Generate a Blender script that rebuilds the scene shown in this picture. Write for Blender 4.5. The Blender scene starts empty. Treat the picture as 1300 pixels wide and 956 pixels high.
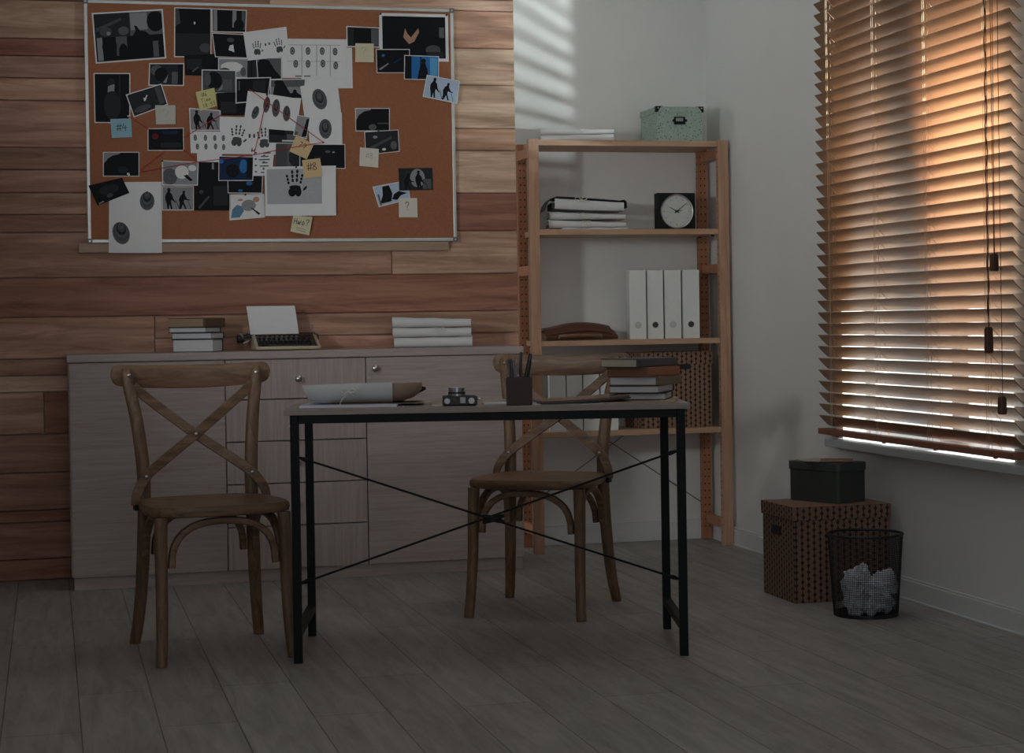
import bpy, bmesh, math, random
from mathutils import Vector, Matrix, noise as mnoise
R = math.radians
C = bpy.context.scene.collection
SC = bpy.context.scene
random.seed(7)

# ------------------------------------------------------------------ materials
MATS = {}
def _new(name):
    m = bpy.data.materials.new(name); m.use_nodes = True
    nt = m.node_tree; b = nt.nodes['Principled BSDF']
    return m, nt, b
def mat(name, col, rough=.55, metal=0., var=.12, scale=30., bump=0., spec=.5):
    """plain surface with a little procedural unevenness"""
    if name in MATS: return MATS[name]
    m, nt, b = _new(name)
    tc = nt.nodes.new('ShaderNodeTexCoord'); nz = nt.nodes.new('ShaderNodeTexNoise')
    nz.inputs['Scale'].default_value = scale; nz.inputs['Detail'].default_value = 4
    nt.links.new(tc.outputs['Object'], nz.inputs['Vector'])
    mx = nt.nodes.new('ShaderNodeMix'); mx.data_type = 'RGBA'
    mx.inputs[6].default_value = (*[c*(1-var) for c in col], 1)
    mx.inputs[7].default_value = (*[min(1, c*(1+var)) for c in col], 1)
    nt.links.new(nz.outputs['Fac'], mx.inputs[0]); nt.links.new(mx.outputs[2], b.inputs['Base Color'])
    b.inputs['Roughness'].default_value = rough; b.inputs['Metallic'].default_value = metal
    b.inputs['Specular IOR Level'].default_value = spec
    if bump:
        bp = nt.nodes.new('ShaderNodeBump'); bp.inputs['Strength'].default_value = bump
        bp.inputs['Distance'].default_value = .002
        nt.links.new(nz.outputs['Fac'], bp.inputs['Height']); nt.links.new(bp.outputs['Normal'], b.inputs['Normal'])
    MATS[name] = m; return m
def wood(name, dark, light, axis='x', scale=1., rough=.5, stretch=14., rings=.5, knots=False, tone=None, bump=.15, rnd=True):
    """long grain along axis; optional knots; optional per-plank colour attribute"""
    if name in MATS: return MATS[name]
    m, nt, b = _new(name); N = nt.nodes.new; L = nt.links.new
    tc = N('ShaderNodeTexCoord'); mp = N('ShaderNodeMapping')
    s = {'x': (1, stretch, stretch), 'y': (stretch, 1, stretch), 'z': (stretch, stretch, 1)}[axis]
    mp.inputs['Scale'].default_value = [v*scale for v in s]
    vec = tc.outputs['Object']
    if rnd:
        oi = N('ShaderNodeObjectInfo'); ml = N('ShaderNodeVectorMath'); ml.operation = 'SCALE'
        ml.inputs[0].default_value = (13.1, 7.7, 5.3); L(oi.outputs['Random'], ml.inputs['Scale'])
        ad = N('ShaderNodeVectorMath'); ad.operation = 'ADD'; L(vec, ad.inputs[0]); L(ml.outputs[0], ad.inputs[1]); vec = ad.outputs[0]
    at = None
    if tone:
        at = N('ShaderNodeAttribute'); at.attribute_name = tone
        ml = N('ShaderNodeVectorMath'); ml.operation = 'SCALE'; ml.inputs['Scale'].default_value = 23.0
        L(at.outputs['Color'], ml.inputs[0])
        ad = N('ShaderNodeVectorMath'); ad.operation = 'ADD'; L(vec, ad.inputs[0]); L(ml.outputs[0], ad.inputs[1]); vec = ad.outputs[0]
    L(vec, mp.inputs['Vector'])
    n1 = N('ShaderNodeTexNoise'); n1.inputs['Scale'].default_value = 3; n1.inputs['Detail'].default_value = 7
    n1.inputs['Roughness'].default_value = .62; n1.inputs['Distortion'].default_value = rings
    L(mp.outputs[0], n1.inputs['Vector'])
    rp = N('ShaderNodeValToRGB'); rp.color_ramp.elements[0].position = .3; rp.color_ramp.elements[1].position = .72
    rp.color_ramp.elements[0].color = (*dark, 1); rp.color_ramp.elements[1].color = (*light, 1)
    L(n1.outputs['Fac'], rp.inputs['Fac']); col = rp.outputs['Color']
    if tone:
        mx = N('ShaderNodeMix'); mx.data_type = 'RGBA'; mx.blend_type = 'MULTIPLY'; mx.inputs[0].default_value = 1
        L(col, mx.inputs[6]); L(at.outputs['Color'], mx.inputs[7]); col = mx.outputs[2]
    if knots:
        mk = N('ShaderNodeMapping'); mk.inputs['Scale'].default_value = (2.1, 2.1, 5.2); L(vec, mk.inputs['Vector'])
        nk = N('ShaderNodeTexNoise'); nk.inputs['Scale'].default_value = 9; L(mk.outputs[0], nk.inputs['Vector'])
        md = N('ShaderNodeMix'); md.data_type = 'VECTOR'; md.inputs[0].default_value = .09
        L(mk.outputs[0], md.inputs[4]); L(nk.outputs['Color'], md.inputs[5])
        vo = N('ShaderNodeTexVoronoi'); vo.inputs['Scale'].default_value = .9; L(md.outputs[1], vo.inputs['Vector'])
        kr = N('ShaderNodeValToRGB'); e = kr.color_ramp.elements
        e[0].position = .0; e[0].color = (.22, .22, .22, 1); e[1].position = .12; e[1].color = (1, 1, 1, 1)
        x = e.new(.055); x.color = (.45, .42, .4, 1); x = e.new(.075); x.color = (.85, .82, .8, 1); x = e.new(.088); x.color = (.66, .62, .6, 1)
        L(vo.outputs['Distance'], kr.inputs['Fac'])
        mx = N('ShaderNodeMix'); mx.data_type = 'RGBA'; mx.blend_type = 'MULTIPLY'; mx.inputs[0].default_value = 1
        L(col, mx.inputs[6]); L(kr.outputs['Color'], mx.inputs[7]); col = mx.outputs[2]
        mw = N('ShaderNodeMapping'); mw.inputs['Scale'].default_value = (.42, 1, 3.4); L(vec, mw.inputs['Vector'])
        wv = N('ShaderNodeTexWave'); wv.bands_direction = 'Z'; wv.inputs['Scale'].default_value = 1.1; wv.inputs['Distortion'].default_value = 9; wv.inputs['Detail'].default_value = 4; wv.inputs['Detail Scale'].default_value = 1.3
        L(mw.outputs[0], wv.inputs['Vector']); wr = N('ShaderNodeValToRGB'); e = wr.color_ramp.elements
        e[0].position = .05; e[0].color = (.88, .83, .79, 1); e[1].position = .8; e[1].color = (1.08, 1.08, 1.08, 1); L(wv.outputs['Fac'], wr.inputs['Fac'])
        mx = N('ShaderNodeMix'); mx.data_type = 'RGBA'; mx.blend_type = 'MULTIPLY'; mx.inputs[0].default_value = 1
        L(col, mx.inputs[6]); L(wr.outputs['Color'], mx.inputs[7]); col = mx.outputs[2]
    L(col, b.inputs['Base Color']); b.inputs['Roughness'].default_value = rough
    bp = N('ShaderNodeBump'); bp.inputs['Strength'].default_value = bump; bp.inputs['Distance'].default_value = .001
    L(n1.outputs['Fac'], bp.inputs['Height']); L(bp.outputs['Normal'], b.inputs['Normal'])
    MATS[name] = m; return m
def floor_mat():
    m, nt, b = _new('laminate_planks'); N = nt.nodes.new; L = nt.links.new
    tc = N('ShaderNodeTexCoord'); sp = N('ShaderNodeSeparateXYZ'); cb = N('ShaderNodeCombineXYZ')
    L(tc.outputs['Object'], sp.inputs[0]); L(sp.outputs['Y'], cb.inputs['X'])
    sh = N('ShaderNodeMath'); sh.operation = 'ADD'; sh.inputs[1].default_value = .131+.1925*40
    L(sp.outputs['X'], sh.inputs[0]); L(sh.outputs[0], cb.inputs['Y'])
    br = N('ShaderNodeTexBrick'); br.offset = .37; br.inputs['Scale'].default_value = 1; br.inputs['Brick Width'].default_value = 1.29
    br.inputs['Row Height'].default_value = .1925; br.inputs['Mortar Size'].default_value = .0016; br.inputs['Mortar Smooth'].default_value = .2
    br.inputs['Color1'].default_value = (.33, .31, .295, 1); br.inputs['Color2'].default_value = (.40, .38, .365, 1); br.inputs['Mortar'].default_value = (.12, .11, .10, 1)
    br.inputs['Bias'].default_value = 0
    L(cb.outputs[0], br.inputs['Vector'])
    mp = N('ShaderNodeMapping'); mp.inputs['Scale'].default_value = (9, 1, 1); L(tc.outputs['Object'], mp.inputs['Vector'])
    nz = N('ShaderNodeTexNoise'); nz.inputs['Scale'].default_value = 2.6; nz.inputs['Detail'].default_value = 8; nz.inputs['Roughness'].default_value = .65; nz.inputs['Distortion'].default_value = .6
    L(mp.outputs[0], nz.inputs['Vector'])
    rp = N('ShaderNodeValToRGB'); rp.color_ramp.elements[0].position = .3; rp.color_ramp.elements[0].color = (.62, .61, .6, 1)
    rp.color_ramp.elements[1].position = .7; rp.color_ramp.elements[1].color = (1.05, 1.05, 1.05, 1); L(nz.outputs['Fac'], rp.inputs['Fac'])
    mx = N('ShaderNodeMix'); mx.data_type = 'RGBA'; mx.blend_type = 'MULTIPLY'; mx.inputs[0].default_value = 1
    L(br.outputs['Color'], mx.inputs[6]); L(rp.outputs['Color'], mx.inputs[7]); L(mx.outputs[2], b.inputs['Base Color'])
    b.inputs['Roughness'].default_value = .48; b.inputs['Specular IOR Level'].default_value = .35
    bp = N('ShaderNodeBump'); bp.inputs['Strength'].default_value = .25; bp.inputs['Distance'].default_value = .001
    L(br.outputs['Fac'], bp.inputs['Height']); bp.invert = True; L(bp.outputs['Normal'], b.inputs['Normal'])
    return m
def ornament_mat(name, kraft, dark, pitch=.0226):
    """kraft paper printed with columns of dark lozenges joined by a thin stem"""
    if name in MATS: return MATS[name]
    m, nt, b = _new(name); N = nt.nodes.new; L = nt.links.new
    def mth(op, a, c=None, d=None):
        n = N('ShaderNodeMath'); n.operation = op
        for i, v in enumerate((a, c, d)):
            if v is None: continue
            if isinstance(v, (int, float)): n.inputs[i].default_value = v
            else: L(v, n.inputs[i])
        return n.outputs[0]
    tc = N('ShaderNodeTexCoord'); sp = N('ShaderNodeSeparateXYZ'); L(tc.outputs['Object'], sp.inputs[0])
    ge = N('ShaderNodeNewGeometry')
    vt = N('ShaderNodeVectorTransform'); vt.vector_type = 'NORMAL'; vt.convert_from = 'WORLD'; vt.convert_to = 'OBJECT'
    L(ge.outputs['Normal'], vt.inputs[0]); sn = N('ShaderNodeSeparateXYZ'); L(vt.outputs[0], sn.inputs[0])
    top = mth('GREATER_THAN', mth('ABSOLUTE', sn.outputs['Z']), .7)
    s = mth('ADD', mth('ADD', sp.outputs['X'], sp.outputs['Y']), 5.0); z = mth('ADD', sp.outputs['Z'], 5.0)
    s = mth('DIVIDE', s, pitch); z = mth('DIVIDE', z, pitch)
    par = mth('MULTIPLY', mth('MODULO', mth('FLOOR', s), 2.0), .5)
    u = mth('ABSOLUTE', mth('SUBTRACT', mth('FRACT', s), .5)); v = mth('ABSOLUTE', mth('SUBTRACT', mth('FRACT', mth('ADD', z, par)), .5))
    loz = mth('LESS_THAN', mth('ADD', mth('MULTIPLY', u, 1.25), mth('MULTIPLY', v, 1.0)), .40)
    stem = mth('LESS_THAN', u, .07)
    fac = mth('MULTIPLY', mth('MAXIMUM', loz, stem), mth('SUBTRACT', 1.0, top))
    mx = N('ShaderNodeMix'); mx.data_type = 'RGBA'; mx.inputs[6].default_value = (*kraft, 1); mx.inputs[7].default_value = (*dark, 1)
    L(fac, mx.inputs[0]); L(mx.outputs[2], b.inputs['Base Color']); b.inputs['Roughness'].default_value = .75
    MATS[name] = m; return m
def speckle_mat(name, base, dark):
    if name in MATS: return MATS[name]
    m, nt, b = _new(name); N = nt.nodes.new; L = nt.links.new
    tc = N('ShaderNodeTexCoord'); vo = N('ShaderNodeTexVoronoi'); vo.inputs['Scale'].default_value = 95; L(tc.outputs['Object'], vo.inputs['Vector'])
    v2 = N('ShaderNodeTexVoronoi'); v2.inputs['Scale'].default_value = 60; L(tc.outputs['Object'], v2.inputs['Vector'])
    rp = N('ShaderNodeValToRGB'); rp.color_ramp.elements[0].position = .2; rp.color_ramp.elements[1].position = .27
    rp.color_ramp.elements[0].color = (*dark, 1); rp.color_ramp.elements[1].color = (*base, 1); L(vo.outputs['Distance'], rp.inputs['Fac'])
    r2 = N('ShaderNodeValToRGB'); r2.color_ramp.elements[0].position = .22; r2.color_ramp.elements[1].position = .3
    r2.color_ramp.elements[0].color = (1.25, 1.2, 1.1, 1); r2.color_ramp.elements[1].color = (1, 1, 1, 1); L(v2.outputs['Distance'], r2.inputs['Fac'])
    mx = N('ShaderNodeMix'); mx.data_type = 'RGBA'; mx.blend_type = 'MULTIPLY'; mx.inputs[0].default_value = 1
    L(rp.outputs[0], mx.inputs[6]); L(r2.outputs[0], mx.inputs[7]); L(mx.outputs[2], b.inputs['Base Color']); b.inputs['Roughness'].default_value = .6
    MATS[name] = m; return m
def glass_mat():
    m, nt, b = _new('window_glass'); nt.nodes.remove(b); N = nt.nodes.new; L = nt.links.new
    tr = N('ShaderNodeBsdfTransparent'); tr.inputs[0].default_value = (.95, .97, .97, 1); gl = N('ShaderNodeBsdfGlossy'); gl.inputs['Roughness'].default_value = .02
    mx = N('ShaderNodeMixShader'); mx.inputs[0].default_value = .06
    L(tr.outputs[0], mx.inputs[1]); L(gl.outputs[0], mx.inputs[2]); L(mx.outputs[0], nt.nodes['Material Output'].inputs[0])
    return m

# ------------------------------------------------------------------ mesh building
class MB:
    def __init__(self): self.v = []; self.f = []; self.m = []
    def add(self, vs, fs, mi=0):
        o = len(self.v); self.v += [tuple(p) for p in vs]
        for f in fs: self.f.append([i+o for i in f]); self.m.append(mi)
        return self
    def box(self, x0, x1, y0, y1, z0, z1, mi=0, M=None):
        vs = [Vector((x, y, z)) for x in (x0, x1) for y in (y0, y1) for z in (z0, z1)]
        if M is not None: vs = [M @ p for p in vs]
        return self.add(vs, [(0, 1, 3, 2), (4, 6, 7, 5), (0, 4, 5, 1), (2, 3, 7, 6), (0, 2, 6, 4), (1, 5, 7, 3)], mi)
    def loft(self, rings, mi=0, caps=True, closed=True):
        n = len(rings[0]); vs = [p for r in rings for p in r]; fs = []
        for i in range(len(rings)-1):
            for j in range(n if closed else n-1):
                k = (j+1) % n
                fs.append((i*n+j, i*n+k, (i+1)*n+k, (i+1)*n+j))
        if caps and closed:
            fs.append(tuple(range(n))[::-1]); fs.append(tuple((len(rings)-1)*n+j for j in range(n)))
        return self.add(vs, fs, mi)
    def sweep(self, pts, ra, rb=None, up=None, seg=10, mi=0, power=2., caps=True):
        """tube along pts; ra = half size along side, rb = half size along the other axis"""
        pts = [Vector(p) for p in pts]; n = len(pts); rings = []
        ra = ra if isinstance(ra, (list, tuple)) else [ra]*n
        rb = ra if rb is None else (rb if isinstance(rb, (list, tuple)) else [rb]*n)
        prev = None
        for i, p in enumerate(pts):
            t = (pts[min(i+1, n-1)] - pts[max(i-1, 0)]).normalized()
            u = Vector(up) if up is not None else (prev if prev is not None else (Vector((0, 0, 1)) if abs(t.z) < .9 else Vector((1, 0, 0))))
            s = t.cross(u)
            if s.length < 1e-6: s = t.cross(Vector((1, .1, .2)))
            s.normalize(); w = s.cross(t).normalized(); prev = w
            ring = []
            for k in range(seg):
                a = 2*math.pi*(k+.5)/seg; c, d = math.cos(a), math.sin(a)
                c = math.copysign(abs(c)**(2/power), c); d = math.copysign(abs(d)**(2/power), d)
                ring.append(p + s*(c*ra[i]) + w*(d*rb[i]))
            rings.append(ring)
        return self.loft(rings, mi, caps)
    def lathe(self, prof, c=(0, 0, 0), axis='z', seg=24, mi=0, caps=True):
        rings = []
        for r, h in prof:
            ring = []
            for k in range(seg):
                a = 2*math.pi*k/seg; x, y = r*math.cos(a), r*math.sin(a)
                q = {'z': (x, y, h), 'y': (x, h, -y), 'x': (h, x, y)}[axis]
                ring.append(Vector(q)+Vector(c))
            rings.append(ring)
        return self.loft(rings, mi, caps)
    def prism(self, poly, h0, h1, plane='xy', mi=0):
        def P(a, b, h): return {'xy': (a, b, h), 'xz': (a, h, b), 'yz': (h, a, b)}[plane]
        return self.loft([[Vector(P(a, b, h0)) for a, b in poly], [Vector(P(a, b, h1)) for a, b in poly]], mi)
    def obj(self, name, mats, parent=None, loc=None, rot=None, bevel=0, smooth=False, sub=0, seg=2):
        me = bpy.data.meshes.new(name); me.from_pydata(self.v, [], self.f)
        if not isinstance(mats, (list, tuple)): mats = [mats]
        for m in mats: me.materials.append(m)
        me.polygons.foreach_set('material_index', self.m)
        bm = bmesh.new(); bm.from_mesh(me); bmesh.ops.recalc_face_normals(bm, faces=bm.faces); bm.to_mesh(me); bm.free()
        if smooth: me.shade_smooth(); me.set_sharp_from_angle(angle=R(42))
        o = bpy.data.objects.new(name, me); C.objects.link(o)
        if parent: o.parent = parent
        if loc is not None: o.location = loc
        if rot is not None: o.rotation_euler = (0, 0, rot) if isinstance(rot, (int, float)) else rot
        if bevel:
            md = o.modifiers.new('bevel', 'BEVEL'); md.width = bevel; md.segments = seg; md.limit_method = 'ANGLE'; md.angle_limit = R(35)
            md.harden_normals = False
        if sub:
            md = o.modifiers.new('sub', 'SUBSURF'); md.levels = sub; md.render_levels = sub
        return o
def thing(name, label, cat, loc=(0, 0, 0), rot=0, group=None):
    o = bpy.data.objects.new(name, None); C.objects.link(o); o.empty_display_size = .05
    o.location = loc; o.rotation_euler = (0, 0, rot)
    return tag(o, label, cat, group)
def tag(o, label, cat, group=None, kind=None):
    o['label'] = label; o['category'] = cat
    if group: o['group'] = group
    if kind: o['kind'] = kind
    return o
def struct(o): o['kind'] = 'structure'; return o
def copy_tree(o, parent=None):
    c = o.copy(); C.objects.link(c)
    if parent: c.parent = parent
    for ch in list(o.children): copy_tree(ch, c)
    return c
def arc(cx, cy, r, a0, a1, n): return [(cx+r*math.cos(R(a0+(a1-a0)*i/n)), cy+r*math.sin(R(a0+(a1-a0)*i/n))) for i in range(n+1)]
def catmull(P, n=6):
    P = [Vector(p) for p in P]; out = []
    for i in range(len(P)-1):
        a, b, c, d = P[max(i-1, 0)], P[i], P[i+1], P[min(i+2, len(P)-1)]
        for k in range(n):
            t = k/n; out.append(.5*((2*b)+(c-a)*t+(2*a-5*b+4*c-d)*t*t+(3*b-a-3*c+d)*t**3))
    out.append(P[-1]); return out

# palette
WHITE_WALL = mat('white_wall_paint', (.72, .72, .71), .85, var=.03, scale=6)
BASEB = mat('white_baseboard', (.66, .67, .68), .6, var=.03)
PLANK = wood('pine_plank_cladding', (.62, .52, .46), (1.14, 1.12, 1.10), 'x', .8, .6, 12, 1.6, knots=True, tone='plank_tone', rnd=False)
SIDEB = wood('greyed_oak_laminate', (.335, .27, .255), (.46, .39, .375), 'x', 1.3, .5, 22, .6, bump=.08)
SIDEBV = wood('greyed_oak_laminate_upright', (.335, .27, .255), (.45, .38, .365), 'z', 1.3, .5, 22, .6, bump=.08)
TABLEW = wood('table_top_laminate', (.26, .22, .20), (.36, .31, .285), 'x', 1.3, .5, 20, .5, bump=.08)
CHAIRW = wood('weathered_oak', (.082, .043, .024), (.27, .162, .094), 'x', 1.6, .5, 9, 1.0, bump=.35)
CHAIRWZ = wood('weathered_oak_upright', (.082, .043, .024), (.255, .15, .088), 'z', 1.6, .5, 9, 1.0, bump=.35)
PINE = wood('shelf_pine', (.40, .23, .14), (.58, .375, .255), 'x', 1.2, .5, 14, .8, bump=.1)
PINEZ = wood('shelf_pine_upright', (.38, .20, .12), (.57, .355, .24), 'z', 1.2, .5, 12, .8, bump=.1)
PINEB = wood('shelf_pine_reddish', (.32, .13, .065), (.46, .21, .11), 'z', 1.2, .5, 12, .8, bump=.1)
SLAT = wood('blind_slat_wood', (.225, .115, .057), (.355, .20, .108), 'y', 1., .33, 26, .5, bump=.08)
RAILW = wood('blind_rail_wood', (.2, .075, .04), (.3, .12, .065), 'y', 1., .45, 24, .5, bump=.08)
BLACKM = mat('black_powder_coat', (.006, .010, .011), .5, spec=.18)
STEEL = mat('brushed_steel', (.55, .53, .5), .3, 1.)
ALU = mat('aluminium_frame', (.62, .64, .64), .38, .6)
GREYP = mat('grey_plastic', (.16, .17, .18), .5)
CORK = mat('cork', (.315, .122, .06), .9, var=.3, scale=260, bump=.2)
PAPER = mat('white_paper', (.72, .73, .75), .7, var=.03)
PAPERD = mat('photo_paper_dark', (.016, .018, .021), .5, spec=.15)
FOLD = mat('white_folder_card', (.62, .63, .64), .6, var=.04)
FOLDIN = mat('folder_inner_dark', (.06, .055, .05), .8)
KRAFT = mat('kraft_card', (.34, .25, .19), .75)
STRING = mat('white_cotton_tape', (.72, .69, .60), .8)
REDS = mat('red_string', (.45, .012, .02), .6)
BLACKP = mat('black_plastic', (.014, .015, .016), .35)
DARKB = mat('dark_green_grey_card', (.045, .054, .051), .6)
BINDER = mat('white_binder_card', (.70, .71, .69), .55, var=.03)
LEATHER = mat('brown_leather', (.105, .04, .024), .42, var=.25, scale=60, bump=.15)
LEATHERL = mat('tan_leather_handle', (.2, .095, .052), .45, var=.2, scale=60)
DLEATHER = mat('dark_brown_leather', (.052, .03, .026), .6, var=.15, scale=80, bump=.15)
ORN = ornament_mat('printed_kraft_ornament', (.27, .155, .1), (.018, .014, .013))
ORND = ornament_mat('printed_kraft_ornament_dark', (.235, .13, .09), (.02, .015, .014))
GREENB = speckle_mat('speckled_green_card', (.33, .43, .375), (.05, .09, .065))
CREAM = mat('cream_enamel', (.50, .44, .30), .35)
CHROME = mat('chrome', (.75, .75, .75), .15, 1.)
TONES = {'k': (.010, .011, .013), 'd': (.026, .028, .033), 'g': (.075, .078, .085), 'm': (.11, .113, .122), 'l': (.27, .275, .295), 'w': (.72, .72, .73),
         'p': (.40, .41, .44), 'b': (.03, .16, .42), 'n': (.012, .03, .075), 'c': (.1, .34, .6), 'i': (.42, .52, .66), 's': (.46, .26, .19), 'j': (.12, .24, .36),
         'r': (.12, .015, .02), 't': (.30, .33, .31)}
TM = {k: mat('print_tone_'+{'k': 'black', 'd': 'charcoal', 'g': 'dark_grey', 'm': 'grey', 'l': 'light_grey', 'w': 'white', 'p': 'pale_grey', 'b': 'blue', 'n': 'navy', 'c': 'bright_blue', 'i': 'ice_blue', 's': 'skin', 'j': 'denim', 'r': 'deep_red', 't': 'faint_ink'}[k], c, .6, var=.12, scale=120, spec=.12) for k, c in TONES.items()}
NOTE = {'grey': (.5, .49, .45), 'blue': (.27, .47, .57), 'yellow': (.6, .57, .25), 'tan': (.62, .46, .26), 'cream': (.62, .59, .42), 'white': (.64, .62, .55)}
NM = {k: mat('sticky_note_'+k, c, .75, var=.03) for k, c in NOTE.items()}
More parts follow.
